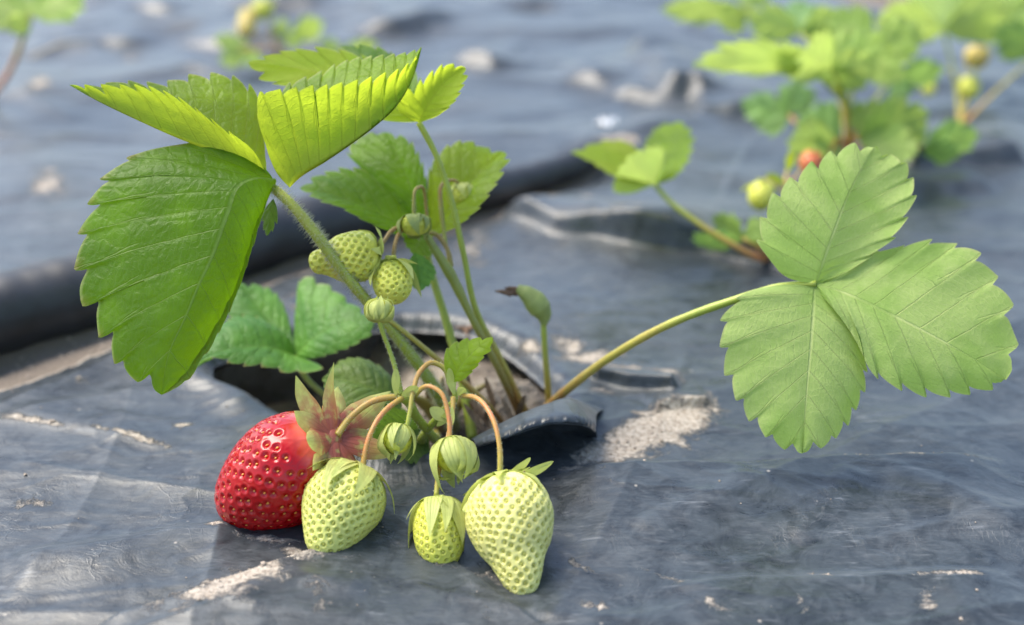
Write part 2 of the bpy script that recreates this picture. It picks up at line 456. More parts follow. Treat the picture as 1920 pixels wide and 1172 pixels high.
def seg_field(x, y, pl):
    """signed distance to a pixel polyline laid on the ground (+ on its far side), and 0..1 along it with end fade"""
    p = np.array([H(*q)[:2] for q in pl]); best = np.full(x.shape, 1e9); sgn = np.zeros(x.shape); al = np.zeros(x.shape)
    L = np.concatenate([[0], np.cumsum(np.linalg.norm(np.diff(p, axis=0), axis=1))])
    for i in range(len(p) - 1):
        d = p[i + 1] - p[i]; l = np.linalg.norm(d); e = d / l
        rx, ry = x - p[i][0], y - p[i][1]
        tt = np.clip(rx * e[0] + ry * e[1], 0, l)
        dist = np.hypot(rx - tt * e[0], ry - tt * e[1]); s = e[0] * ry - e[1] * rx
        b = dist < best
        best = np.where(b, dist, best); sgn = np.where(b, np.sign(s), sgn); al = np.where(b, (L[i] + tt) / L[-1], al)
    return best * sgn, al

# polyline (left to right), height cm, width on the near side, width on the far side
FOLDS = [
    ([(120, 1200), (330, 1150), (480, 1095), (600, 1048), (720, 972), (800, 945)], .62, 5.0, .16),
    ([(1000, 905), (1200, 893), (1450, 884), (1700, 872), (1900, 868)], .40, 3.2, .35),
    ([(1230, 1105), (1450, 1092), (1640, 1080), (1920, 1076)], .22, 2.0, .3),
    ([(0, 1052), (200, 1024), (330, 1000), (470, 994)], .28, 1.6, .5),
    ([(0, 772), (140, 796), (350, 838)], .12, .5, .9),
    ([(1100, 700), (1180, 716), (1280, 732)], .55, .16, 1.2),
    ([(1225, 775), (1290, 762), (1340, 758)], .35, .16, .9),
    ([(920, 388), (1050, 428), (1200, 452), (1300, 462), (1440, 488), (1600, 520)], 1.25, .35, 4.5),
    ([(1690, 322), (1800, 312), (1930, 300)], 1.0, .5, 4.0),
    ([(840, 106), (930, 128), (1010, 126)], 2.2, .9, 5.0),
    ([(1050, 128), (1180, 178), (1300, 208)], 1.8, .8, 5.0),
    ([(1290, 216), (1400, 218), (1520, 205)], 1.2, .7, 4.0),
    ([(1190, 92), (1240, 150), (1275, 196)], 1.2, .8, 3.0),
    ([(0, 108), (80, 104), (190, 84), (300, 80)], 1.6, .8, 5.0),
    ([(330, 78), (430, 86), (560, 84)], 2.4, .9, 5.0),
    ([(140, 34), (260, 24), (345, 36)], 2.4, 1.0, 5.0),
    ([(640, 66), (740, 62), (850, 30)], 2.2, 1.2, 6.0),
    ([(380, 26), (520, 20), (680, 10)], 2.2, 1.2, 6.0),
    ([(900, 22), (1020, 18), (1120, 34)], 2.0, 1.2, 6.0),
    ([(1120, 300), (1170, 262), (1260, 232), (1400, 224)], 1.6, 2.0, 2.0),
    ([(1500, 330), (1700, 352), (1880, 346)], .5, .9, 3.0),
    ([(430, 1172), (480, 1130), (560, 1110), (700, 1120)], .10, .5, .4),
    ([(1180, 1010), (1300, 960), (1420, 900)], .10, .6, .5),
    ([(1480, 1020), (1560, 950), (1600, 890)], .10, .6, .5),
    ([(1650, 900), (1780, 930), (1920, 1000)], .10, .8, .5),
]
SANDS = [  # px, py, half length, half width (px), slant (px/px), amount
    (1235, 805, 100, 40, -.35, 1.5), (1140, 850, 70, 30, -.2, 1.2), (1080, 885, 50, 10, 0, 1.0), (430, 1112, 130, 42, -.30, 1.1), (390, 1150, 70, 18, 0, 1.0), (565, 1035, 55, 14, .35, 1.15),
    (400, 985, 20, 10, 0, 1.2), (520, 1010, 90, 8, .12, .8), (930, 1085, 60, 14, .3, .75), (830, 1070, 30, 6, .1, .8), (70, 938, 34, 10, 0, .85), (250, 822, 80, 6, .24, 1.05), (70, 793, 70, 6, .18, 1.0),
    (345, 797, 25, 5, 0, .8), (150, 706, 30, 10, 0, .7), (20, 730, 30, 6, 0, .7), (1640, 868, 180, 7, -.01, 1.15), (1780, 1080, 70, 5, 0, .9), (1550, 1078, 30, 6, .2, .9), (1060, 640, 40, 20, 0, .95), (1100, 660, 90, 12, -.1, .85),
    (1000, 650, 25, 14, 0, .9), (1160, 690, 60, 16, 0, 1.0), (1250, 700, 50, 12, .2, .8), (1130, 730, 30, 10, 0, .9), (1000, 385, 60, 16, .05, .95), (1130, 390, 60, 12, .1, .9), (1170, 440, 60, 8, .05, .8),
    (90, 345, 40, 26, 0, .9), (890, 460, 50, 50, 0, .6), (700, 1080, 60, 20, 0, .5), (600, 1140, 30, 30, 0, .75), (1230, 1080, 60, 8, .3, .6), (1100, 1075, 40, 10, .5, .7), (550, 560, 30, 20, 0, .7), (1650, 640, 40, 8, -.05, .8),
    (520, 480, 70, 12, -.4, 1.3), (760, 428, 160, 10, -.25, 1.2), (1000, 372, 90, 12, -.35, 1.1), (75, 170, 30, 18, 0, .8), (130, 150, 25, 14, 0, .7), (250, 110, 40, 14, 0, .5), (1120, 1140, 60, 8, .1, .6), (1330, 1140, 30, 12, .6, .62), (1500, 1130, 20, 20, .9, .6), (1740, 1130, 20, 30, .9, .6),
]
PIPE = [(-260, 742, 1.65), (-100, 690, 1.65), (60, 640, 1.62), (190, 604, 1.58), (350, 548, 1.5), (500, 494, 1.40), (720, 432, 1.25), (930, 384, 1.05), (1060, 336, .85), (1130, 304, .75), (1165, 290, .7)]
_cr = np.random.default_rng(23)
CREASES = []
for k in range(95):
    cy_ = 30 + 75 * _cr.random()**1.4; cx_ = _cr.uniform(-.62, .62) * cy_
    CREASES.append((cx_, cy_, _cr.normal(.05, .42) + (1.2 if _cr.random() < .18 else 0), _cr.uniform(7, 24) * (1 + cy_ / 120), _cr.uniform(.04, .15) * (1 + max(0, cy_ - 60) / 60), _cr.uniform(.18, .7), _cr.normal(0, .22)))
def film_z(x, y):
    far = sstep(58, 95, y)
    z = .34 * fbm(x / 9.0, y / 9.0, 2)
    rg = 1 - np.abs(fbm(x / 6.5 + 4 + .3 * noise(x / 3, y / 3), y / 3.4 + 2, 3)) * 2.2
    z += .03 * np.clip(rg, 0, 1)**3
    rg2 = 1 - np.abs(fbm(x / 2.6 - .25 * y + 9, y / 2.0 + .2 * x, 2)) * 2.4
    z += .010 * np.clip(rg2, 0, 1)**2
    rg3 = np.clip(1 - np.abs(fbm(x / 20 + 70 + .4 * noise(x / 9, y / 9), y / 13 + 11, 2)) * 2.6, 0, 1)
    z += far * .4 * rg3**2
    z += far * (.9 * np.abs(fbm(x / 26 + 40, y / 24 + 3, 2)))
    z -= .12
    for cx, cy, an, ln, hh, ww, bd in CREASES:          # taut creases pulled through the sheet
        ca, sa = math.cos(an), math.sin(an)
        m_ = (np.abs(x - cx) < ln) & (np.abs(y - cy) < ln)
        if not m_.any(): continue
        u = (x[m_] - cx) * ca + (y[m_] - cy) * sa; d = -(x[m_] - cx) * sa + (y[m_] - cy) * ca + bd * (u / ln)**2 * ln
        e = np.clip(1 - (2 * u / ln)**2, 0, 1)
        z[m_] += hh * e * np.where(d > 0, np.exp(-d / ww), np.exp(d / (ww * 2.4)))
    for pl, h, wn, wf in FOLDS:
        d, al = seg_field(x, y, pl)
        if h > 1.3:
            d = d + 1.3 * fbm(x / 9 + h * 9, y / 9, 2); hm = h * .5 * np.clip(.75 + 1.1 * noise(x / 5 + h * 7, y / 5), .15, 1.4)
            fade = np.sin(np.pi * al)**.8
        else:
            d = d + (.12 * fbm(x / 1.6 + h * 9, y / 1.6, 2) * min(1, wf + wn) if h < .9 else .7 * fbm(x / 5 + h * 9, y / 5, 2)); hm = h if h < .9 else h * np.clip(.9 + .8 * noise(x / 4 + h, y / 4), .3, 1.3)
            fade = sstep(0, .14, al) * sstep(1, .86, al)
        prof = np.where(d > 0, np.exp(-(d / wf)**2), np.exp(-(d / (wn * (1. + .5 * noise(x / 3, y / 3) if h > .9 else 1.)))**2))
        z += hm * prof * fade
    # trench in front of the hose
    d, al = seg_field(x, y, [q[:2] for q in PIPE])
    z -= .55 * np.exp(-((d + .4) / 1.1)**2) * (1 - sstep(.9, 1, al))
    z += .9 * np.exp(-((d - 3.0) / 2.5)**2) * (1 - sstep(.6, .9, al)) * .5
    return z
def soil_amount(x, y):
    s = np.zeros(x.shape)
    for px, py, a, b, sl, k in SANDS:
        c = H(px, py)[:2]; e1 = (H(px + a, py + sl * a) - H(px, py))[:2]; e2 = (H(px, py + b) - H(px, py))[:2]
        M = np.linalg.inv(np.array([e1, e2]).T)
        q = (x - c[0]) * M[0, 0] + (y - c[1]) * M[0, 1]; r = (x - c[0]) * M[1, 0] + (y - c[1]) * M[1, 1]
        s = np.maximum(s, k * np.exp(-(q * q + r * r) * .8))
    d, al = seg_field(x, y, [q[:2] for q in PIPE])
    wl = np.interp(al, [0, .35, .5, .8, 1], [3.4, 2.4, 1.3, 1.0, .4])
    e = 1.2 * fbm(x / 3, y / 3, 3)
    s = np.maximum(s, 1.7 * sstep(-wl - .16 + e * .5, -wl + .12 + e * .5, d) * sstep(2.6, 1.2, d))
    return s + .10 * fbm(x / 4, y / 4, 3)

NT_, NR_ = 1400, 470
th = np.linspace(-np.pi, np.pi, NT_, endpoint=False)
r0 = hole_r(th) * (1 + .02 * noise(th * 9, th * 0 + 2) + .012 * noise(th * 40, th * 0))
s_ = np.linspace(0, 1, NR_); K = 3.2
R = r0[None] + (115 - r0[None]) * ((np.exp(K * s_) - 1) / (math.exp(K) - 1))[:, None]
X = HC[0] + R * np.cos(th); Y = HC[1] + R * np.sin(th)
Z = film_z(X, Y)
dr = R - r0[None]
Z = Z - .35 * np.exp(-(dr / .35)**2) + .28 * np.exp(-((dr - .9) / .9)**2)
SO = soil_amount(X, Y)
Fq = grid_faces(NR_, NT_, wrap=True)
xc, yc = X.ravel()[Fq[:, 0]], Y.ravel()[Fq[:, 0]]
bl, br_ = H(1330, -60), H(2000, 120)
beyond = (yc - bl[1]) * (br_[0] - bl[0]) - (xc - bl[0]) * (br_[1] - bl[1]) > 3 * fbm(xc / 8, yc / 8, 2) * (br_[0] - bl[0])
keep = (yc > 14) & (yc < 152) & ~(beyond & (xc > bl[0]))
film = mesh("mulch_film", np.stack([X.ravel(), Y.ravel(), Z.ravel()], 1), Fq[keep], M_FILM, None, {"soil": SO.ravel()})
tag(film, "creased dusty black plastic mulch sheet covering the strawberry bed, with a planting hole", "plastic sheet")
film["base"] = [0., 0., 0.]

# the film is tucked down into the hole along its left and back-left edge
tq = np.linspace(math.radians(95), math.radians(262), 420)
kq = np.linspace(0, 1, 26)
wq = sstep(0, .12, np.linspace(0, 1, 420)) * sstep(1, .80, np.linspace(0, 1, 420))
rq = hole_r(np.mod(tq + np.pi, 2 * np.pi) - np.pi)
RQ = rq[None] * (1.002 + .10 * kq[:, None]) * (1 + .03 * kq[:, None] * noise(tq * 7, tq * 0 + 1)[None])
ZQ = film_z(HC[0] + rq * np.cos(tq), HC[1] + rq * np.sin(tq))[None] - .40 - kq[:, None] * (2.6 * wq[None] + .1) + .12 * kq[:, None] * noise(tq * 16, tq * 0)[None]
mesh("film_hem", np.stack([(HC[0] + RQ * np.cos(tq)).ravel(), (HC[1] + RQ * np.sin(tq)).ravel(), ZQ.ravel()], 1), grid_faces(26, 420), M_FILM, film, {"soil": np.zeros(26 * 420)}, label="edge of the film tucked into the planting hole")

# turned-over flap at the right lip of the hole: wall, bend and ragged overhanging edge
rows = [
    [(872, 842, .0), (935, 838, .0), (1012, 822, .0), (1078, 815, .0), (1120, 822, .0)],
    [(882, 836, .4), (943, 812, .7), (1020, 792, .9), (1080, 790, .9), (1118, 808, .5)],
    [(893, 838, 1.0), (943, 822, 1.7), (1037, 793, 2.1), (1087, 795, 1.9), (1116, 808, 1.1)],
    [(891, 830, 1.1), (942, 808, 1.8), (1035, 779, 2.25), (1087, 781, 2.05), (1118, 797, 1.2)],
    [(886, 824, .8), (950, 789, 1.6), (1030, 758, 2.0), (1080, 752, 1.8), (1118, 780, 1.15)],
    [(880, 826, .3), (950, 792, .9), (1025, 762, 1.1), (1072, 748, 1.0), (1124, 772, .5)],
    [(876, 834, -.5), (945, 806, -.3), (1020, 775, -.2), (1065, 752, -.1), (1135, 768, -.1)],
]
rp = np.array([[H(*q) for q in r] for r in rows])
nU, nV = 120, 64
tv = np.linspace(0, 1, nV); tu = np.linspace(0, 1, nU)
cr_ = np.array([curve(r, nU) for r in rp])
G = np.stack([spline(cr_[:, i], np.array([0, .2, .42, .5, .62, .8, 1.]), tv) for i in range(nU)], 0)
jag = .10 * fbm(tu * 22, tu * 0 + 5, 3)
G += (np.exp(-((tv - .44) / .05)**2)[None, :] * jag[:, None])[..., None] * np.array([0, -.6, .6])
G += (.05 * fbm(tu[:, None] * 9 + 0 * tv, tv[None] * 5 + 0 * tu[:, None], 3))[..., None] * np.array([.2, -.5, .8])
mesh("film_flap", G.reshape(-1, 3), grid_faces(nU, nV), M_FILM, film, {"soil": np.zeros(nU * nV)}, label="turned-over ragged flap of film at the planting hole")

# soil below everything; it rises inside the hole
nt_, nr_ = 360, 240
th2 = np.linspace(-np.pi, np.pi, nt_, endpoint=False)
rr_ = np.concatenate([np.linspace(.02, 1.3, 150) , 1.3 + (np.exp(np.linspace(0, 7.2, 90)) - 1) * .33])
R2 = hole_r(th2)[None] * np.minimum(rr_, 1.3)[:, None] + np.maximum(rr_ - 1.3, 0)[:, None] * 9
X2 = HC[0] + R2 * np.cos(th2); Y2 = HC[1] + R2 * np.sin(th2)
ins = sstep(1.25, .9, rr_)[:, None]
mx, my = H(935, 715)[:2]
lump = .35 * fbm(X2 / 2.2, Y2 / 2.2, 3, 2.2, .6) + .22 * np.abs(fbm(X2 / .7, Y2 / .7, 3, 2.2, .6)) + .10 * np.abs(noise(X2 / .22, Y2 / .22))
Z2 = -1.6 + ins * (.3 + 1.0 * np.exp(-(((X2 - mx) / 2.8)**2 + ((Y2 - my) / 2.6)**2)) - 6.0 * np.exp(-(((X2 - HC[0] + 5.2) / 4.0)**2)) + lump) + (1 - ins) * (.15 * fbm(X2 / 9, Y2 / 9, 2))
Z2 = np.where(Y2 > 108, Z2 + .9 * sstep(105, 125, Y2) * (1 + fbm(X2 / 6, Y2 / 6, 3)), Z2)
g_ = mesh("ground", np.stack([X2.ravel(), Y2.ravel(), Z2.ravel()], 1), grid_faces(len(rr_), nt_, wrap=True), M_SOIL)
tag(g_, "dry brown soil of the strawberry field under the plastic", kind="structure")

# irrigation hose
def film_h(p): return float(film_z(np.array([p[0]]), np.array([p[1]]))[0])
mb = MB(); pp = []; prad = []
for px, py, r in PIPE:
    q = H(px, py, 0); pp.append([q[0], q[1] + r * .9, r * .86 - .35 - (1.0 if px > 1150 else 0)]); prad.append(r)
tube(mb, np.array(pp), prad, n=140, seg=40, soil=.45)
pobj = mb.build("irrigation_hose", [M_HOSE])
tag(pobj, "thick black irrigation hose lying across the plastic sheet behind the front strawberry plant", "hose")

# ------------------------------------------------------------------ leaflets
def leaflet(parent, M, L, R_, N=9, mat=M_LEAF, see='under', bulge=(.0, .0), tooth=.42, start=.14, quilt=.03, name="leaflet", label=None, res=12, tipb=0., nv=19, mb=None, wave=.0, skew=1.75, curl=0., tooth_r=None, grow=1.):
    """lamina between a midrib and two margins, all given as (px, py, depth[, u]); N veins and teeth each side"""
    nu = N * res + 1
    tu = np.linspace(0, 1, nu)
    def cv(l, t):
        p = PTS(l)
        us = np.array([q[3] for q in l]) if len(l[0]) > 3 else chord(p)
        return spline(p, us, t)
    Mc, Ec = cv(M, tu**skew * .9 + tu**3 * .1), [cv(L, tu), cv(R_, tu)]
    Ec = [Mc + (E - Mc) * grow for E in Ec]
    Uv = tu * N
    f = Uv - np.floor(Uv)
    a = .24
    prof = np.where(f < a, (f / a)**1.6, 1 - (np.clip((f - a) / (1 - a), 0, 1))**.50)
    jit = 1 + .6 * noise(np.floor(Uv) * 1.7 + M[0][0], np.floor(Uv) * 0 + .5)
    sides = []
    for k, E in enumerate(Ec):
        tg = np.gradient(E, tu, axis=0) / N; sp = np.linalg.norm(tg, axis=1)
        inw = Mc - E; hw = np.linalg.norm(inw, axis=1)
        tth = tooth_r if (k == 1 and tooth_r is not None) else tooth
        dep = np.minimum(tth * sp * jit, hw * .5) * sstep(start - .06, start + .10, tu)
        endf = np.minimum(1, hw / (sp * .5 + 1e-6))
        E2 = E + unit(inw) * (dep * prof * endf)[:, None] + unit(tg) * (dep * (1 - prof) * .38 * endf * sstep(1., .93, tu))[:, None]
        sides.append(E2)
    sv = np.linspace(0, 1, nv); sv = sv**.85
    v = np.concatenate([-sv[::-1], sv[1:]])
    W = np.zeros((nu, len(v), 3))
    for j, x in enumerate(v):
        E = sides[0] if x < 0 else sides[1]
        W[:, j] = Mc + (E - Mc) * abs(x)
    def nrm(W):
        du = np.gradient(W, axis=0); dv = np.gradient(W, axis=1)
        n = np.cross(du, dv); n[0] = n[1]; n[-1] = n[-2]; return unit(n)
    n = nrm(W)
    i, j = nu // 2, int(len(v) * .68)
    toward = n[i, j] @ unit(EYE - W[i, j])
    up = 1. if (toward > 0) == (see == 'top') else -1.
    s = np.abs(v)[None]
    bl_ = np.where(v < 0, bulge[0], bulge[1])[None] * 4 * s * (1 - s) * np.sin(np.pi * np.clip(tu, 0, 1))[:, None]**.6
    fr = np.abs(Uv - np.round(Uv))[:, None]
    q = quilt * ((fr * 2)**.7 - .5) * np.minimum(1, s * 4) * (1 - s**3) * np.minimum(1, np.minimum(tu, 1 - tu) * 6)[:, None]
    wv = wave * s**1.5 * np.sin(Uv * 2 * np.pi * .5 + v[None].T.T[0, 0] + np.sign(v)[None].T * 1.3).T[:len(v)].T if False else wave * s**1.5 * np.sin(Uv[:, None] * np.pi + np.sign(v)[None] * 1.3)
    ns = np.stack([fbm(W[..., 0] / 1.4 + W[..., 2], W[..., 1] / 1.4 + W[..., 2] * .7, 2)] , 0)[0] * .05
    if curl:
        lift = np.where(v > .76, (np.maximum(v - .76, 0) / .24)**.8, 0)[None] * .65 * np.sin(np.pi * tu)[:, None]**.5
        W = W + unit(EYE - W) * lift[..., None]
    W = W + n * up * (bl_ + q + wv + ns * np.minimum(1, s * 3))[..., None]
    vu = np.repeat(Uv, len(v)); vv = np.tile(v, nu)
    tb = tipb * (np.exp(-(fr / .16)**2) * sstep(.90, 1., s) * np.ones_like(q)).ravel()
    Fc = grid_faces(nu, len(v), flip=(up > 0))
    if mb is not None:
        mb.add(W.reshape(-1, 3), Fc, vu=vu, vv=vv, tipb=tb); return
    return mesh(name, W.reshape(-1, 3), Fc, mat, parent, {"vu": vu, "vv": vv, "tipb": tb}, label=label)

def auto(base, tip, wl, wr, dl=0., dr=0., sag=0.):
    """midrib and margins of a plain ovate leaflet: base/tip (px,py,d), half widths in px, depth shift of each margin"""
    b, t = np.array(base, float), np.array(tip, float)
    ax = (t - b)[:2]; l = np.hypot(*ax); e = ax / l; pr = np.array([-e[1], e[0]])
    us = [0, .25, .5, .75, 1]
    M = [tuple(b + (t - b) * u + np.array([0, sag * 4 * u * (1 - u), 0])) for u in us]
    prof = [(0, 0, 0), (.10, .16, .46), (.26, .38, .86), (.48, .60, 1.0), (.72, .82, .74), (.88, .95, .38), (1, 1, 0)]
    out = [M]
    for sgn, wd, dd in ((1, wl, dl), (-1, wr, dr)):
        e_ = []
        for u, al, ww in prof:
            c = b + (t - b) * al + np.array([0, sag * 4 * al * (1 - al), 0])
            e_.append((c[0] + sgn * pr[0] * wd * ww, c[1] + sgn * pr[1] * wd * ww, c[2] + dd * ww, u))
        out.append(e_)
    return out

def stalk(name, parent, pts, r, mat=M_STEM, hairs=0, hl=.12, red=0., seg=12, n=60, label=None, raw=False):
    mb = MB()
    tube(mb, np.array(pts) if raw else PTS(pts), r, n=n, seg=seg, hairs=hairs, hair_len=hl, red=red)
    return mb.build(name, [mat, M_HAIR], parent, label)

# ------------------------------------------------------------------ berries and calyces
def frame(a, b):
    z = unit(b - a); x = np.cross(z, np.array([0, 0, 1.])); x = unit(x) if np.linalg.norm(x) > .1 else np.array([1., 0, 0])
    return x, np.cross(z, x), z
def berry(parent, top, tip, prof, rmax, mats, nseed, dim=.09, squash=1., name="strawberry", label=None, nu=150, nt=200, seed_s=.055, t0=.10, seed_out=0.):
    """body of revolution along top->tip with pitted skin and a seed in each pit"""
    x, y, z = frame(top, tip); Ln = np.linalg.norm(tip - top)
    tt = np.linspace(0, 1, nu); tt = .5 - .5 * np.cos(np.pi * tt)
    pu = np.array([p[0] for p in prof]); pr = np.array([p[1] for p in prof])
    fine = np.linspace(0, 1, 500)
    rf = spline(np.stack([pu, pr, pr * 0], 1), chord(np.stack([pu, pr], 1)), fine)
    rad = lambda t: np.maximum(np.interp(t, rf[:, 0], rf[:, 1]), 0) * rmax
    a = np.linspace(0, 2 * np.pi, nt, endpoint=False)
    def surf(t, ph):
        irr = 1 + .035 * np.sin(2 * ph + top[0]) + .025 * np.sin(3 * ph + 1 + top[1] + 3 * t)
        r = rad(t) * irr
        return top + z * (t * Ln)[..., None] + x * (r * np.cos(ph))[..., None] + y * (r * np.sin(ph) * squash)[..., None]
    # seeds spread evenly by area along the spiral
    dt = np.gradient(fine); ar = np.cumsum(np.sqrt(rad(fine)**2 + .02)); ar = (ar - np.interp(t0, fine, ar)); ar = ar / ar[-1]
    k = (np.arange(nseed) + .5) / nseed
    st = np.interp(k, ar, fine) + rng.normal(0, .001, nseed); sp = np.arange(nseed) * 2.399963 + rng.normal(0, .03, nseed)
    st = np.clip(st, 0, .985)
    S = surf(st, sp)
    TT, PH = np.meshgrid(tt, a, indexing='ij')
    V = surf(TT, PH)
    du = np.gradient(V, axis=0); dv = np.roll(V, -1, 1) - np.roll(V, 1, 1)
    n = unit(np.cross(du, dv)); ctr = top + z * Ln * .45
    if np.sum(n * (V - ctr)) < 0: n = -n
    n[0] = -z; n[-1] = z
    Vf = V.reshape(-1, 3); d1 = np.empty(len(Vf)); d2 = np.empty(len(Vf)); am = np.zeros(len(Vf), int)
    for i in range(0, len(Vf), 4000):
        D = np.linalg.norm(Vf[i:i + 4000, None] - S[None], axis=2); am[i:i + 4000] = D.argmin(1); D.partition(1, axis=1)
        d1[i:i + 4000] = D[:, 0]; d2[i:i + 4000] = D[:, 1]
    spc = math.sqrt(2 * math.pi * rmax * Ln * .62 / nseed)
    sv_ = rng.uniform(.85, 1.12, nseed); q = d1 / spc / (.6 + .4 * sv_[am])
    dimple = np.exp(-(q / .34)**2)
    rim = np.exp(-((q - .46) / .16)**2)
    edge = sstep(0, .25, (d2 - d1) / spc)
    V2 = Vf + n.reshape(-1, 3) * sv_[am][:, None] * ((-dimple * dim + rim * dim * .36 + (1 - edge) * dim * .10))[:, None] * sstep(0, .03, TT.ravel())[:, None]
    F_ = grid_faces(nu, nt, wrap=True)
    mb = MB()
    # orientation
    f0 = F_[len(F_) // 2]; fn = np.cross(V2[f0[1]] - V2[f0[0]], V2[f0[2]] - V2[f0[1]])
    if fn @ n.reshape(-1, 3)[f0[0]] < 0: F_ = F_[:, ::-1]
    mb.add(V2, F_, 0, dimple=np.exp(-(q / .40)**2), t=TT.ravel())
    # the seeds
    e = 1e-3
    for i in range(nseed):
        c = S[i]; ta = unit(surf(np.array(st[i] + e), np.array(sp[i])) - c); pa = unit(surf(np.array(st[i]), np.array(sp[i] + e)) - c)
        nn = unit(np.cross(ta, pa)); nn = nn if nn @ (c - ctr) > 0 else -nn
        c = c - nn * (dim * .62 * sv_[i] - seed_out); seed_s_ = seed_s * rng.uniform(.75, 1.15)
        sv = []
        for la in (-1, -.55, 0, .55, 1):
            for lo in range(6):
                g = lo * math.pi / 3; cr = math.cos(la * math.pi / 2)
                taper = 1 - .25 * math.sin(la * math.pi / 2)
                sv.append(c + ta * seed_s_ * 1.25 * math.sin(la * math.pi / 2) + (pa * math.cos(g) * .8 + nn * math.sin(g) * .62) * seed_s_ * cr * taper)
        mb.add(np.array(sv), grid_faces(5, 6, wrap=True), 1, t=st[i])
    o = mb.build(name, mats, parent, label)
    BODY[o.name] = (top, x, y, z, Ln, rad)
    return o
BODY = {}

def draped(parent, body, n, length, width, lift=.1, mat=None, red=0., seed=1, cap_r=.14, name="calyx", label=None, off=.035, jit=.16, lifts=None):
    """sepals that lie over the shoulder of a fruit and lift off towards their points"""
    rg = np.random.default_rng(seed); top, x, y, z, Ln, rad = body
    ft = np.linspace(0, .97, 300); pr = np.stack([np.concatenate([[0.], rad(ft)]), np.concatenate([[-.02], ft * Ln])], 1)
    al = np.concatenate([[0], np.cumsum(np.linalg.norm(np.diff(pr, axis=0), axis=1))])
    mb = MB(); nu, nv = 20, 9; tu = np.linspace(0, 1, nu); v = np.linspace(-1, 1, nv)
    for k in range(n):
        ph = 2 * math.pi * k / n + rg.normal(0, .12)
        big = 1. if k % 2 == 0 else .8
        L = length * (1 + rg.normal(0, jit)) * big; W = width * (1 + rg.normal(0, .12)) * (1. if k % 2 == 0 else .78)
        lf = (lifts[k % len(lifts)] if lifts else lift * (1 + rg.normal(0, .6)))
        sl = cap_r * .3 + tu * L
        rr = np.interp(sl, al, pr[:, 0]); hh = np.interp(sl, al, pr[:, 1])
        over = np.maximum(sl - al[-1], 0); hh = hh + over
        e = 1e-2; dr = np.interp(sl + e, al, pr[:, 0]) - np.interp(sl - e, al, pr[:, 0]); dh = np.interp(sl + e, al, pr[:, 1]) - np.interp(sl - e, al, pr[:, 1])
        nl = np.hypot(dr, dh) + 1e-9; nr_, nh_ = dh / nl, -dr / nl
        kk = np.ones(7) / 7
        nr_ = np.convolve(np.pad(nr_, 3, mode='edge'), kk, 'valid'); nh_ = np.convolve(np.pad(nh_, 3, mode='edge'), kk, 'valid')
        o_ = off * (1.0 if k % 2 == 0 else .6) + lf * L * tu**2.2
        wd = W * np.interp(tu, [0, .15, .38, .65, .86, 1], [.62, .92, 1., .62, .26, .02])
        tw = rg.normal(0, .25); bend = rg.normal(0, .25)
        dphi = (v[None] * wd[:, None] + (bend * W * 2 * tu**2)[:, None]) / np.maximum(rr, .10)[:, None]
        dphi = np.clip(dphi, -1.1, 1.1)
        r3 = (rr + nr_ * o_)[:, None] + wd[:, None] * (v**2)[None] * .18 + tw * v[None] * wd[:, None] * tu[:, None]**2 * .6
        r3 = r3 - .10 * wd[:, None] * (1 - np.abs(v[None]))**4 ; h3 = (hh + nh_ * o_)[:, None] + 0 * v[None]
        V = top + x * (r3 * np.cos(ph + dphi))[..., None] + y * (r3 * np.sin(ph + dphi))[..., None] + z * h3[..., None]
        tg = np.repeat(tu, nv)
        mb.add(V.reshape(-1, 3), grid_faces(nu, nv), 0, vu=tg * 4, vv=np.tile(v, nu), red=red * np.clip(1.15 - tg * 1.3, 0, 1))
    return mb.build(name, [mat or M_SEPAL], parent, label)

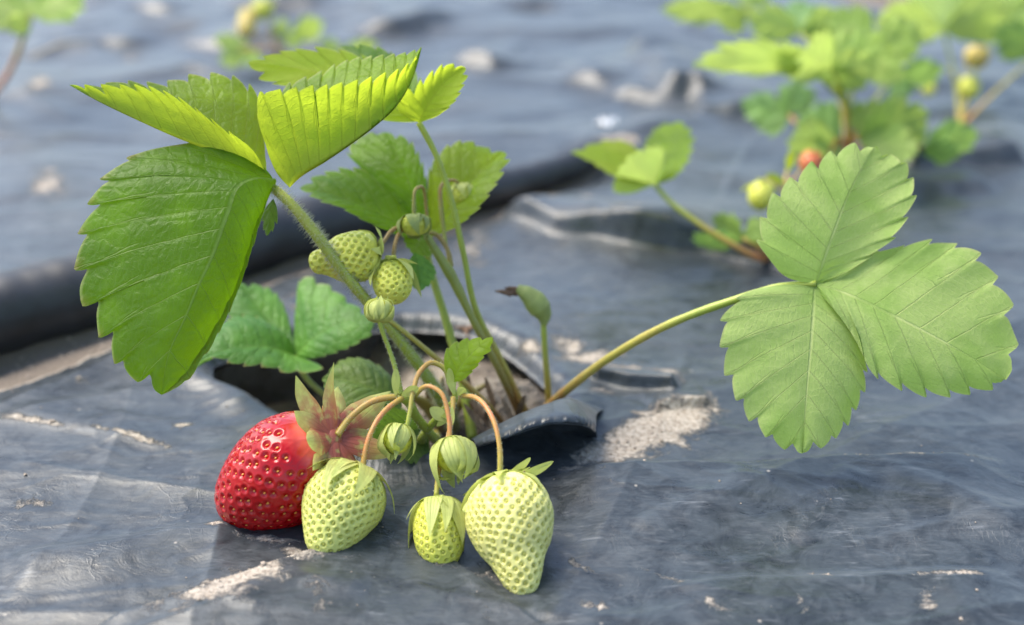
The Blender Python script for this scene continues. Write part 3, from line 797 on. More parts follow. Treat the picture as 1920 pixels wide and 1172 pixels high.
def calyx(parent, c, axis, n, length, width, open_, droop, mat=M_SEPAL, red=0., jit=.2, hang=None, cap_r=.2, name="calyx", seed=1, flat=1., label=None):
    """ring of pointed sepals round c; open_ = start angle from axis (0 forward .. pi back), droop = how much they bend over"""
    rg = np.random.default_rng(seed)
    x, y, z = frame(c, c + axis); mb = MB()
    nu, nv = 18, 9
    for k in range(n):
        ph = 2 * math.pi * k / n + rg.normal(0, .10)
        L = length * (1 + rg.normal(0, jit)) * (1. if k % 2 == 0 else .82); W = width * (1 + rg.normal(0, jit * .5)) * (1. if k % 2 == 0 else .75)
        rd = x * math.cos(ph) + y * math.sin(ph); sd_ = -x * math.sin(ph) + y * math.cos(ph)
        o0 = open_ + rg.normal(0, .12); dr_ = droop + rg.normal(0, .22)
        p = c + rd * cap_r * .8; pts = []; ang = o0
        for i in range(nu):
            pts.append(p); u = i / (nu - 1); ang = o0 + dr_ * u
            p = p + (rd * math.sin(ang) + z * math.cos(ang)) * L / (nu - 1)
        pts = np.array(pts); tu = np.linspace(0, 1, nu)
        wd = W * np.interp(tu, [0, .15, .45, .75, .92, 1], [.62, .85, 1., .62, .22, .02])
        v = np.linspace(-1, 1, nv); tw = rg.normal(0, .3)
        t_ = unit(np.gradient(pts, axis=0)); nn = np.cross(t_, sd_)
        V = pts[:, None] + sd_ * (v[None] * wd[:, None])[..., None] * flat
        V = V + nn[:, None] * ((v[None]**2) * wd[:, None] * .35 + tw * v[None] * wd[:, None] * tu[:, None])[..., None]
        V += nn[:, None] * (.02 * np.sin(tu * 9 + k)[:, None] * np.ones(nv))[..., None]
        tg = np.repeat(tu, nv)
        mb.add(V.reshape(-1, 3), grid_faces(nu, nv), 0, vu=tg * 4, vv=np.tile(v, nu), red=red * np.clip(1.15 - tg * 1.3, 0, 1))
    # the disc the sepals spring from
    dv_ = []
    for i, (rr, zz) in enumerate(((0., -.06), (.5, -.05), (.9, -.01), (1.05, .05))):
        for k in range(16):
            a = k * math.pi / 8; dv_.append(c + (x * math.cos(a) + y * math.sin(a)) * rr * cap_r + z * (zz + 0.0))
    mb.add(np.array(dv_), grid_faces(4, 16, wrap=True), 0, vu=0., vv=.3, red=red)
    return mb.build(name, [mat], parent, label)

# ================================================================== the front strawberry plant
base0 = H(860, 775, -.6)
PL = empty("strawberry_plant", base0, "large front strawberry plant in the hole bearing the ripe red berry and green ones", "strawberry plant", "strawberry plants in the mulched bed")

def PH_(px, py, h): return tuple((px, py, float((H(px, py, h) - EYE) @ FW)))
# crown
mb = MB()
cb = H(830, 800, -.9)
for k in range(9):
    a = rng.random() * 6.28; e = cb + np.array([math.cos(a) * 1.6, math.sin(a) * 1.2, 1.1 + rng.random() * .8])
    tube(mb, np.array([cb, (cb + e) / 2 + np.array([0, 0, .3]), e]), [.32, .22, .06], n=16, seg=8, red=.4)
mb.build("crown", [M_STEMD, M_HAIR], PL)
mb = MB()
for k in range(15):
    b_ = H(800 + rng.random() * 190, 770 + rng.random() * 50, -.4); tp_ = b_ + np.array([rng.normal(0, .5), rng.normal(-.2, .3), 1.0 + rng.random() * .9])
    d_ = float((b_ - EYE) @ FW); q0 = (960 + F * b_[0] / d_, 586 - F * ((b_ - EYE) @ UP) / d_, d_)
    d2_ = float((tp_ - EYE) @ FW); q1 = (960 + F * tp_[0] / d2_, 586 - F * ((tp_ - EYE) @ UP) / d2_, d2_)
    CROWN = globals().setdefault("CROWN", []); CROWN.append((q0, q1))

mb = MB()
for q0, q1 in CROWN:
    leaflet(None, *auto(q0, q1, 6, 6, .15, -.15), N=4, tooth=.15, res=5, nv=6, see='under', quilt=0, mb=mb)
mb.build("sheath", [simple("papery_sheath", (.30, .19, .10), .7, 500)], PL, "papery brown sheaths at the crown")
# --- leaf 1: the big hairy stalk at left with three leaflets
lf = stalk("leaf_stalk", PL, [PH_(850, 800, -.6), (806, 715, 48.6), (742, 628, 47.6), (655, 525, 46.6), (585, 430, 46.0), (545, 382, 45.9), (512, 352, 46.0)], [.26, .23, .20, .185, .18, .19, .15], hairs=3000, hl=.24, red=[.05, .0, .0, .0, .05, .1], n=90, label="thick hairy leaf stalk")
A_M = [(511, 336, 46.0, 0), (484, 334, 45.4, .05), (455, 343, 44.9, .11), (428, 398, 44.4, .26), (401, 474, 44.1, .42), (372, 535, 44.0, .56), (348, 593, 44.0, .69), (316, 664, 44.1, .85), (303, 740, 44.3, 1)]
A_L = [(511, 336, 46.0, 0), (470, 293, 46.1, .05), (414, 267, 45.9, .10), (330, 272, 45.6, .17), (244, 292, 45.4, .25), (193, 328, 45.2, .333), (168, 372, 45.1, .417), (147, 428, 45.1, .50), (140, 476, 45.0, .565), (140, 535, 44.9, .63), (163, 590, 44.8, .71), (196, 655, 44.6, .80), (238, 706, 44.5, .90), (270, 722, 44.4, .95), (303, 740, 44.3, 1)]
A_R = [(511, 336, 46.0, 0), (517, 342, 46.1, .08), (500, 380, 45.9, .2), (485, 430, 45.8, .35), (464, 497, 45.7, .5), (430, 588, 45.5, .68), (388, 662, 45.1, .84), (340, 724, 44.6, .95), (303, 740, 44.3, 1)]
leaflet(lf, A_M, A_L, A_R, N=12, mat=M_LEAF, see='top', bulge=(.28, .25), tooth=.55, start=.26, tipb=.7, res=14, nv=34, skew=2.0, curl=1., tooth_r=.10, label="large dark leaflet hanging down")
B_M = [(500, 328, 46.0), (420, 292, 45.7), (340, 262, 45.5), (250, 222, 45.5), (180, 188, 45.6), (131, 160, 45.8)]
B_L = [(500, 328, 46.0, 0), (496, 260, 46.8, .12), (487, 180, 47.2, .26), (436, 140, 47.3, .40), (366, 137, 47.2, .53), (300, 152, 46.9, .66), (232, 150, 46.6, .8), (170, 158, 46.2, .92), (131, 160, 45.8, 1)]
B_R = [(500, 328, 46.0, 0), (474, 282, 45.4, .12), (405, 228, 45.0, .3), (325, 176, 44.9, .5), (262, 158, 45.0, .68), (200, 157, 45.3, .84), (160, 158, 45.6, .93), (131, 160, 45.8, 1)]
leaflet(lf, B_M, B_L, B_R, quilt=.016, N=13, mat=M_YOUNG, see='under', bulge=(.1, .15), tooth=.5, start=.2, res=12, label="folded leaflet pointing left")
C_M = [(543, 352, 45.8), (562, 334, 45.6), (610, 304, 45.4), (660, 270, 45.4), (705, 236, 45.5), (738, 206, 45.7), (768, 160, 46.1), (791, 88, 46.6)]
C_R = [(543, 352, 45.8, 0), (512, 310, 45.2, .06), (484, 225, 44.9, .13), (484, 178, 44.9, .19), (525, 166, 44.9, .28), (572, 161, 44.9, .38), (622, 156, 45.0, .5), (665, 150, 45.1, .6), (712, 138, 45.4, .72), (755, 124, 45.8, .84), (780, 105, 46.2, .94), (791, 88, 46.6, 1)]
C_L = [(543, 352, 45.8, 0), (520, 300, 46.6, .07), (512, 215, 47.2, .15), (533, 163, 47.4, .25), (589, 137, 47.3, .38), (628, 120, 47.2, .48), (664, 108, 47.1, .58), (700, 104, 47.0, .69), (735, 100, 46.9, .8), (768, 95, 46.8, .91), (791, 88, 46.6, 1)]
leaflet(lf, C_M, C_L, C_R, quilt=.016, N=15, mat=M_YOUNG, see='under', bulge=(.15, .25), tooth=.5, start=.17, res=13, nv=22, label="glowing yellow-green folded leaflet")
# tiny stipule scale at the joint
leaflet(lf, *auto((512, 372, 45.9), (500, 442, 46.4), 14, 16, .3, -.1), N=4, mat=M_DARK, see='top', tooth=.5, start=.5, res=8, nv=8, name="leaflet", label="small scale leaflet below the joint")

# --- leaf 2: upper leaf behind
lf = stalk("leaf_stalk", PL, [PH_(985, 772, -.2), (938, 672, 50.6), (892, 580, 49.9), (868, 470, 49.2), (842, 360, 48.7), (815, 285, 48.4), (785, 230, 48.2)], [.13, .12, .11, .105, .105, .10, .11], hairs=260, hl=.09, red=[.55, .35, .1, 0, 0, 0, 0], n=80)
D_M = [(785, 230, 48.2), (800, 200, 48.0), (828, 160, 48.0), (872, 126, 48.2)]
D_R = [(785, 230, 48.2, 0), (815, 218, 47.6, .18), (848, 198, 47.4, .42), (868, 165, 47.5, .72), (877, 138, 47.9, .92), (872, 126, 48.2, 1)]
D_L = [(785, 230, 48.2, 0), (752, 214, 47.8, .12), (742, 185, 47.7, .26), (775, 160, 47.7, .45), (806, 135, 47.8, .62), (836, 118, 48.0, .82), (872, 126, 48.2, 1)]
leaflet(lf, D_M, D_L, D_R, N=8, mat=M_YOUNG, see='under', bulge=(.12, .12), tooth=.5, start=.2, label="small glowing leaflet at right")
E_M = [(784, 228, 48.3), (700, 182, 48.6), (620, 142, 48.9), (540, 124, 49.2), (465, 118, 49.5)]
E_L = [(784, 228, 48.3, 0), (750, 160, 49.4, .15), (690, 108, 50.0, .32), (620, 88, 50.2, .5), (560, 90, 50.1, .66), (512, 98, 49.9, .84), (465, 118, 49.5, 1)]
E_R = [(784, 228, 48.3, 0), (715, 225, 48.2, .15), (640, 195, 48.2, .32), (570, 172, 48.4, .55), (520, 160, 48.7, .75), (482, 145, 49.2, .92), (465, 118, 49.5, 1)]
leaflet(lf, E_M, E_L, E_R, N=9, mat=M_YOUNG, see='under', bulge=(.1, .1), tooth=.44, start=.2)
F_M = [(786, 228, 48.6), (745, 165, 49.4), (700, 118, 50.2), (640, 86, 51.2)]
leaflet(lf, F_M, [(786, 228, 48.6, 0), (790, 150, 49.6, .25), (740, 100, 50.8, .6), (690, 84, 51.2, .85), (640, 86, 51.2, 1)],
        [(786, 228, 48.6, 0), (730, 190, 48.9, .25), (670, 140, 49.8, .6), (640, 105, 50.8, .85), (640, 86, 51.2, 1)], N=8, mat=M_LEAF, see='top', tooth=.5, start=.2)

# --- leaf 3: mid leaf behind the green berries
lf = stalk("leaf_stalk", PL, [PH_(886, 822, -.5), (868, 720, 51.0), (836, 600, 51.0), (806, 500, 50.8), (796, 446, 50.6)], [.19, .17, .155, .14, .12], hairs=260, hl=.09, n=60)
leaflet(lf, [(796, 446, 50.6), (735, 412, 50.3), (670, 382, 50.2), (615, 362, 50.3), (562, 352, 50.6)],
        [(796, 446, 50.6, 0), (775, 385, 51.4, .15), (720, 330, 51.8, .35), (668, 314, 51.7, .55), (620, 318, 51.4, .75), (585, 332, 51.0, .9), (562, 352, 50.6, 1)],
        [(796, 446, 50.6, 0), (760, 444, 49.9, .15), (700, 422, 49.4, .35), (640, 392, 49.3, .6), (590, 374, 49.7, .85), (562, 352, 50.6, 1)], N=9, mat=M_LEAF, see='top', bulge=(.12, .12), tooth=.45)
leaflet(lf, [(798, 446, 50.6), (778, 372, 51.0), (752, 305, 51.6), (722, 248, 52.4)],
        [(798, 446, 50.6, 0), (745, 388, 51.2, .18), (690, 330, 51.8, .38), (650, 285, 52.2, .58), (668, 258, 52.5, .75), (695, 248, 52.5, .9), (722, 248, 52.4, 1)],
        [(798, 446, 50.6, 0), (804, 385, 50.6, .25), (797, 320, 51.0, .5), (783, 280, 51.6, .7), (760, 256, 52.1, .87), (722, 248, 52.4, 1)], N=9, mat=M_LEAF, see='top', bulge=(.12, .12), tooth=.42)
leaflet(lf, [(803, 446, 50.6), (848, 385, 50.8), (895, 330, 51.2), (945, 284, 51.8)],
        [(803, 446, 50.6, 0), (798, 370, 51.0, .18), (806, 310, 51.4, .36), (838, 272, 51.8, .56), (876, 262, 52.0, .74), (915, 276, 52.0, .9), (945, 284, 51.8, 1)],
        [(803, 446, 50.6, 0), (845, 432, 49.9, .18), (890, 400, 49.7, .4), (925, 356, 50.0, .62), (948, 318, 50.8, .82), (956, 294, 51.4, .93), (945, 284, 51.8, 1)], N=9, mat=M_YOUNG, see='top', bulge=(.15, .15), tooth=.4)
leaflet(lf, *auto((796, 440, 50.4), (772, 474, 49.6), 30, 34, .2, -.2), N=6, mat=M_LEAF, see='top', res=8, nv=10, tooth=.3, label="stub of a leaflet at the joint")

# --- leaf 4: low leaf at left, over the dark hole
lf = stalk("leaf_stalk", PL, [PH_(760, 800, -.8), (690, 780, 51.2), (608, 740, 52.0), (572, 706, 52.2), (553, 668, 52.4)], [.14, .13, .12, .11, .10], hairs=120, hl=.08, red=.2, mat=M_STEMD)
leaflet(lf, [(553, 668, 52.4), (525, 630, 52.9), (490, 585, 53.4), (446, 530, 54.0)],
        [(553, 668, 52.4, 0), (500, 655, 52.4, .2), (450, 630, 52.6, .45), (420, 585, 53.2, .72), (446, 530, 54.0, 1)],
        [(553, 668, 52.4, 0), (545, 612, 53.4, .25), (530, 565, 54.0, .5), (498, 536, 54.3, .78), (446, 530, 54.0, 1)], N=8, mat=M_COOL, see='top', bulge=(.15, .15), tooth=.4)
leaflet(lf, [(553, 668, 52.4), (505, 650, 51.6), (440, 655, 50.9), (356, 698, 50.4)],
        [(553, 668, 52.4, 0), (604, 688, 51.4, .1), (548, 702, 50.7, .28), (494, 690, 50.4, .45), (444, 686, 50.2, .62), (395, 672, 50.2, .8), (356, 698, 50.4, 1)],
        [(553, 668, 52.4, 0), (535, 632, 52.8, .15), (505, 604, 52.9, .35), (460, 588, 52.7, .55), (410, 610, 52.0, .78), (356, 698, 50.4, 1)], N=9, mat=M_COOL, see='top', bulge=(.12, .3), tooth=.4, tipb=1.)
leaflet(lf, [(555, 668, 52.4), (590, 632, 52.0), (640, 605, 51.7), (703, 600, 51.4)],
        [(555, 668, 52.4, 0), (551, 600, 53.0, .2), (566, 520, 53.6, .42), (610, 530, 53.2, .6), (655, 562, 52.5, .8), (703, 600, 51.4, 1)],
        [(555, 668, 52.4, 0), (590, 672, 51.6, .25), (630, 662, 51.2, .5), (672, 644, 51.0, .75), (700, 622, 51.1, .92), (703, 600, 51.4, 1)], N=8, mat=M_COOL, see='top', bulge=(.1, .15), tooth=.3)

# --- leaf 5: small round leaf low in the middle, and one under it
lf = stalk("leaf_stalk", PL, [PH_(800, 815, -.6), (778, 790, 49.4), (752, 768, 49.2)], [.11, .10, .09], mat=M_STEMD, hairs=60, hl=.08)
leaflet(lf, [(752, 768, 49.2), (710, 735, 49.2), (665, 715, 49.5), (604, 712, 50.0)],
        [(752, 768, 49.2, 0), (700, 778, 48.5, .25), (650, 768, 48.4, .5), (615, 745, 48.9, .78), (604, 712, 50.0, 1)],
        [(752, 768, 49.2, 0), (742, 718, 50.1, .25), (712, 684, 50.5, .45), (668, 670, 50.6, .65), (628, 682, 50.4, .86), (604, 712, 50.0, 1)], N=11, mat=M_DARK, see='top', bulge=(.2, .25), tooth=.3, start=.1)
leaflet(lf, *auto((790, 790, 49.0), (690, 812, 47.2), 40, 44, -.5, .5), N=9, mat=M_DARK, see='top', tooth=.3, res=9)
leaflet(lf, *auto((792, 800, 48.6), (768, 870, 47.4), 26, 30, -.3, .4), N=8, mat=M_DARK, see='top', tooth=.3, res=9)

# --- leaf 6: the right leaf on a long arching stalk, pale undersides towards us
lf = stalk("leaf_stalk", PL, [PH_(1025, 765, -.5), (1050, 742, 51.2), (1135, 676, 49.6), (1255, 608, 48.2), (1385, 560, 47.2), (1470, 536, 46.7), (1530, 532, 46.5)], [.17, .16, .15, .145, .14, .135, .11], hairs=240, hl=.06, red=[.6, .5, .25, .25, .0, .0, 0], n=90, label="long arching leaf stalk")
leaflet(lf, [(1530, 532, 46.5), (1558, 450, 46.6), (1595, 355, 47.0), (1640, 276, 47.6)],
        [(1530, 532, 46.5, 0), (1478, 518, 46.4, .10), (1426, 462, 46.5, .22), (1430, 418, 46.7, .33), (1450, 372, 46.9, .45), (1482, 340, 47.1, .56), (1518, 312, 47.3, .67), (1558, 286, 47.5, .79), (1600, 272, 47.6, .9), (1640, 276, 47.6, 1)],
        [(1530, 532, 46.5, 0), (1580, 512, 46.7, .12), (1645, 472, 46.9, .27), (1688, 424, 47.0, .42), (1709, 372, 47.2, .57), (1704, 326, 47.4, .72), (1680, 296, 47.5, .86), (1640, 276, 47.6, 1)], N=9, mat=M_PALE, see='under', bulge=(-.10, .22), tooth=.44, start=.17, nv=22, wave=.07, quilt=.012, grow=1.06, label="upper pale leaflet of the right leaf")
leaflet(lf, [(1530, 533, 46.5), (1580, 548, 46.3), (1660, 585, 46.0), (1760, 636, 45.9), (1840, 682, 46.0), (1884, 712, 46.2)],
        [(1530, 533, 46.5, 0), (1562, 516, 46.9, .06), (1645, 474, 47.2, .22), (1722, 458, 47.2, .38), (1785, 460, 47.1, .51), (1838, 490, 46.9, .64), (1876, 540, 46.7, .75), (1900, 605, 46.5, .86), (1907, 668, 46.3, .94), (1884, 712, 46.2, 1)],
        [(1530, 533, 46.5, 0), (1550, 566, 46.2, .08), (1598, 622, 45.8, .22), (1626, 684, 45.6, .36), (1680, 722, 45.5, .5), (1745, 738, 45.6, .64), (1812, 736, 45.8, .8), (1860, 728, 46.0, .92), (1884, 712, 46.2, 1)], N=10, mat=M_PALE, see='under', bulge=(.15, -.22), tooth=.44, start=.22, nv=22, wave=.07, quilt=.012, grow=1.06, label="right pale leaflet of the right leaf")
leaflet(lf, [(1528, 536, 46.5), (1523, 620, 46.0), (1514, 720, 45.7), (1504, 850, 45.6)],
        [(1528, 536, 46.5, 0), (1480, 532, 46.5, .06), (1412, 546, 46.3, .16), (1368, 580, 46.1, .27), (1358, 630, 46.0, .38), (1366, 692, 45.9, .50), (1390, 752, 45.8, .63), (1425, 802, 45.7, .77), (1464, 836, 45.6, .89), (1504, 850, 45.6, 1)],
        [(1528, 536, 46.5, 0), (1562, 566, 46.5, .10), (1600, 622, 46.4, .24), (1622, 682, 46.2, .39), (1611, 742, 46.0, .55), (1588, 788, 45.9, .7), (1552, 830, 45.7, .87), (1504, 850, 45.6, 1)], N=10, mat=M_PALE, see='under', bulge=(-.15, -.2), tooth=.44, start=.18, nv=22, wave=.07, quilt=.012, grow=1.06, label="lower pale leaflet of the right leaf")

# --- withered young leaf on its own stalk
lf = stalk("leaf_stalk", PL, [PH_(1030, 765, -.4), (1027, 720, 51.9), (1022, 660, 51.5), (1019, 604, 51.2)], [.13, .12, .105, .11], hairs=60, hl=.06, red=[.5, .3, .1, 0], label="stalk of the folded bud leaf")
mb = MB()
c = tube(mb, PTS([(1020, 610, 51.2), (1019, 592, 51.2), (1008, 572, 51.1), (990, 553, 51.0), (970, 540, 51.0)]), [.1, .30, .42, .40, .30, .14], n=40, seg=24, red=0.)
mb.build("bud_leaf", [M_SEPALD], lf, "folded unopened green leaf")
mb = MB()
for k in range(7):
    e = np.array([-1.0 - rng.random() * .3, rng.normal(0, .2), .12 + rng.normal(0, .16)]) * .5
    s0 = P(978, 545, 51.0) + rng.normal(0, .12, 3)
    tube(mb, np.array([s0, s0 + e * .5 + rng.normal(0, .06, 3), s0 + e]), [.10, .09, .03], n=10, seg=6)
mb.build("withered_tip", [M_BROWN], lf, "withered brown tip")

# ------------------------------------------------------------------ upper truss: olive stalk, green fruit
tr = MB()
def seg(pts, r, red=0., hairs=60, hl=.07, n=40, mi=0): tube(tr, PTS(pts), r, n=n, seg=10, hairs=hairs, hair_len=hl, red=red, hair_mi=1)
seg([PH_(972, 772, -.3), (925, 672, 50.2), (880, 586, 49.6), (842, 510, 49.2), (822, 478, 49.0), (800, 442, 48.8)], [.14, .135, .13, .14, .19, .12], red=[.7, .5, .25, .1, 0, 0], hairs=200, n=70)
seg([(800, 440, 48.8), (786, 424, 48.7), (776, 418, 48.5)], [.10, .09, .09])
seg([(845, 500, 49.3), (838, 466, 49.3), (818, 440, 49.2), (806, 436, 49.0)], [.11, .08, .08, .07], red=[.2, .5, .5, .3])
seg([(836, 462, 49.3), (832, 430, 49.5), (827, 390, 49.7), (829, 346, 49.9), (850, 338, 50.3), (866, 352, 50.8)], [.08, .07, .10, .07, .06, .06], red=[.0, .1, .2, .8, .6, .3])
seg([(752, 424, 48.2), (733, 434, 47.9), (716, 456, 47.6), (702, 462, 47.4)], [.07, .07, .07, .08], red=[.8, .7, .5, .3])
seg([(762, 426, 48.3), (748, 438, 48.0), (740, 462, 47.7), (738, 490, 47.6)], [.07, .07, .07, .08], red=[.8, .75, .6, .4])
seg([(777, 412, 48.3), (776, 384, 48.3), (779, 356, 48.4), (790, 350, 48.7), (800, 400, 49.2), (804, 440, 49.1)], [.08, .06, .06, .06, .06, .06], red=[.2, .2, .5, .6, .5, .3])
tr.build("fruit_stalk", [M_STEMD, M_HAIR], PL, "olive upper fruit stalk")
leaflet(PL, *auto((778, 474, 48.4), (790, 545, 48.2), 26, 34, .2, .3), N=6, mat=M_COOL, see='top', tooth=.35, res=9, nv=10, name="bract_leaf", label="small dark green bract beside the upper fruit")

PR_CONE = [(0, .0), (.0, .40), (.06, .72), (.2, .95), (.34, 1.), (.52, .88), (.70, .60), (.85, .43), (.95, .28), (1, 0)]
PR_ROUND = [(0, 0), (.0, .45), (.08, .78), (.25, .97), (.45, 1.), (.65, .94), (.82, .74), (.94, .42), (1, 0)]
PR_BLUNT = [(0, 0), (.0, .42), (.05, .66), (.18, .90), (.34, 1.), (.54, .95), (.72, .78), (.87, .56), (.96, .34), (1, 0)]
PR_WEDGE = [(0, 0), (.0, .48), (.08, .76), (.22, .95), (.38, 1.), (.58, .86), (.78, .62), (.92, .40), (.98, .2), (1, 0)]

b = berry(PL, P(708, 474, 47.3), P(580, 494, 46.9), [(0, 0), (0, .5), (.1, .85), (.28, 1.), (.5, .95), (.68, .72), (.8, .52), (.92, .42), (.98, .25), (1, 0)], .86, [M_GREEN2, M_SEEDG], 150, dim=.07, seed_s=.042, label="unripe green strawberry behind the hairy stalk")
draped(b, BODY[b.name], 9, 1.0, .24, seed=3, lifts=[.1, .5, .9, .2])
b = berry(PL, P(735, 497, 47.4), P(738, 568, 46.7), PR_ROUND, .64, [M_GREEN2, M_SEEDG], 110, dim=.06, seed_s=.036, label="small unripe strawberry under its sepals")
draped(b, BODY[b.name], 9, 1.3, .27, seed=5, lifts=[.28, .45, .18, .6])
def bud(c, e, r, n, L, W, seed, lab, lift=.12, mat=None, prof=None):
    a, t = P(*c), P(*e)
    o = berry(PL, a, t, prof or PR_ROUND, r, [M_GREEN2, M_SEEDG], 50, dim=.03, seed_s=.028, nu=50, nt=60, name="flower_bud", label=lab, seed_out=.03)
    draped(o, BODY[o.name], n, L, W, lift=lift, seed=seed, mat=mat)
    return o
bud((777, 408, 48.3), (779, 440, 48.1), .50, 10, 1.15, .28, 8, "closed green bud hanging from the upper stalk", lift=.10, mat=M_SEPALD)
bud((868, 348, 50.9), (866, 390, 50.7), .50, 10, 1.0, .30, 9, "closed bud in front of the middle leaf", lift=.05)

# ------------------------------------------------------------------ lower truss with the ripe berry
tr = MB()
seg([PH_(815, 815, -.5), (800, 805, 46.8), (780, 780, 46.0), (762, 750, 45.4), (752, 744, 45.2)], [.20, .18, .16, .15, .16], red=[.3, .2, .1, 0, 0], hairs=280)
seg([(745, 744, 45.2), (700, 752, 45.0), (662, 778, 44.7), (632, 817, 44.2)], [.11, .10, .10, .12], red=[.35, .5, .45, .35], hairs=220)
seg([(755, 746, 45.1), (722, 770, 44.6), (695, 812, 44.0), (684, 850, 43.8), (680, 880, 43.7)], [.09, .085, .08, .08, .09], red=[.4, .7, .75, .7, .4], hairs=220)
seg([(842, 720, 45.6), (832, 690, 45.6), (810, 680, 45.5), (788, 696, 45.2), (775, 732, 44.9), (768, 775, 44.6), (763, 802, 44.5)], [.08, .085, .08, .08, .08, .07, .08], red=[0, .2, .6, .7, .4, .15, 0], hairs=280, n=60)
seg([(778, 742, 45.0), (800, 724, 44.8), (826, 736, 44.6), (840, 775, 44.4), (843, 826, 44.2)], [.08, .075, .075, .075, .08], red=[.2, .6, .75, .8, .4], hairs=260)
seg([(850, 745, 45.3), (848, 780, 45.0), (836, 835, 44.4), (822, 890, 43.9), (818, 930, 43.6)], [.09, .075, .075, .07, .085], red=[.3, .75, .7, .5, .1], hairs=220)
seg([(866, 742, 45.2), (896, 748, 44.6), (924, 786, 43.9), (937, 840, 43.5), (937, 894, 43.3)], [.085, .08, .08, .08, .09], red=[.3, .8, .8, .45, .15], hairs=300)
seg([PH_(800, 822, -.3), (806, 800, 46.6), (832, 768, 46.0), (854, 744, 45.5), (846, 720, 45.5), (842, 706, 45.6)], [.17, .16, .14, .13, .1, .08], red=[.2, .1, 0, 0, 0, 0], hairs=280)
seg([(752, 740, 45.2), (744, 700, 45.3), (728, 650, 45.2), (716, 618, 45.0), (711, 598, 44.9)], [.09, .075, .07, .07, .09], hairs=280, hl=.09)
seg([PH_(940, 790, -.5), (900, 745, 49.6), (840, 690, 48.6), (780, 640, 47.8), (730, 600, 47.2)], [.11, .11, .10, .09, .08], red=[.6, .5, .4, .3, .2], hairs=90)
tr.build("fruit_stalk", [M_STEM, M_HAIR], PL, "branching lower fruit stalk with reddish arching tips")
# bracts at the nodes
mbr = MB()
for bs, tp, wl in (((742, 745, 45.1), (741, 690, 45.0), 8), ((752, 742, 45.0), (785, 726, 44.7), 10), ((852, 742, 45.2), (842, 690, 45.1), 9), ((858, 742, 45.1), (872, 728, 44.9), 10), ((842, 790, 45.4), (806, 765, 45.4), 12), ((818, 800, 45.8), (852, 768, 45.0), 9), ((848, 760, 45.0), (846, 800, 44.8), 6)):
    leaflet(None, *auto(bs, tp, wl, wl, .12, -.12), N=4, tooth=0., res=5, nv=6, see='under', quilt=0, mb=mbr)
mbr.build("bract", [M_SEPAL], PL)
leaflet(PL, [(850, 716, 45.3), (862, 690, 45.0), (885, 662, 44.8), (924, 632, 44.8)],
        [(850, 716, 45.3, 0), (834, 690, 45.4, .2), (836, 655, 45.5, .42), (860, 637, 45.4, .62), (890, 632, 45.1, .82), (924, 632, 44.8, 1)],
        [(850, 716, 45.3, 0), (868, 712, 44.9, .25), (892, 692, 44.7, .5), (910, 668, 44.6, .75), (924, 650, 44.7, .92), (924, 632, 44.8, 1)], N=7, mat=M_YOUNG, see='top', bulge=(.06, .08), tooth=.28, start=.35, name="bract_leaf", label="small bright bract leaf on the lower fruit stalk")

# the ripe berry
b = berry(PL, P(620, 826, 44.5), P(420, 964, 45.5), PR_BLUNT, 1.84, [M_RED, M_SEEDR], 270, dim=.07, seed_s=.042, nu=220, nt=300, t0=.15, label="ripe glossy red strawberry")
ax = P(440, 945, 47.0) - P(626, 822, 44.0)
calyx(b, P(630, 818, 44.2), ax, 11, 2.0, .46, 1.62, .12, mat=M_SEPAL, red=1.4, seed=12, cap_r=.26, jit=.2)
# unripe berries resting on the plastic
b = berry(PL, P(672, 880, 43.9), P(598, 1046, 42.7), PR_WEDGE, 1.25, [M_GREEN, M_SEEDG], 310, dim=.066, seed_s=.042, seed_out=.022, label="pale green strawberry against the red one")
draped(b, BODY[b.name], 13, 1.95, .36, red=.3, seed=22, lifts=[.07, .18, .04, .30, .1])
b = berry(PL, P(820, 938, 43.6), P(829, 1070, 42.6), PR_ROUND, .80, [M_GREEN2, M_SEEDG], 180, dim=.055, seed_s=.044, seed_out=.015, label="smallest green strawberry under a long calyx")
draped(b, BODY[b.name], 10, 1.95, .33, seed=24, lifts=[.10, .2, .05, .14])
b = berry(PL, P(944, 900, 43.3), P(984, 1122, 41.5), PR_CONE, 1.33, [M_WHITE, M_SEEDG], 370, dim=.066, seed_s=.042, seed_out=.022, nu=180, nt=240, label="large pale green pointed strawberry in front")
draped(b, BODY[b.name], 9, 1.5, .34, seed=27, lifts=[.1, .35, .04, .2])
mbr = MB()
for bs, tp, wl in (((955, 895, 43.1), (1038, 866, 42.9), 8), ((948, 890, 43.1), (995, 858, 43.1), 7), ((905, 920, 43.0), (868, 960, 42.6), 11)):
    leaflet(None, *auto(bs, tp, wl, wl, .12, -.08, sag=5), N=4, tooth=0., res=6, nv=6, see='under', quilt=0, mb=mbr)
mbr.build("sepal", [M_SEPAL], b)
mb = MB()
for k in range(30):
    s0 = P(972 + rng.normal(0, 9), 896 + rng.normal(0, 3), 43.0); tube(mb, np.array([s0, s0 + np.array([rng.normal(0, .05), -.05, .16])]), [.018, .03], n=4, seg=5)
mb.build("dried_stamens", [M_BROWN], b)
# half-formed fruit and buds
bud((749, 800, 44.5), (740, 850, 44.1), .44, 9, 1.5, .25, 31, "nodding bud with closed sepals above the red berry", lift=.34)
bud((846, 828, 44.2), (856, 884, 43.7), .58, 10, 1.85, .31, 33, "nodding bud at the centre of the lower stalk", lift=.26)
bud((711, 602, 44.9), (713, 562, 45.0), .40, 9, 1.05, .28, 41, "upright yellow-green bud on a thin stalk", lift=.12)

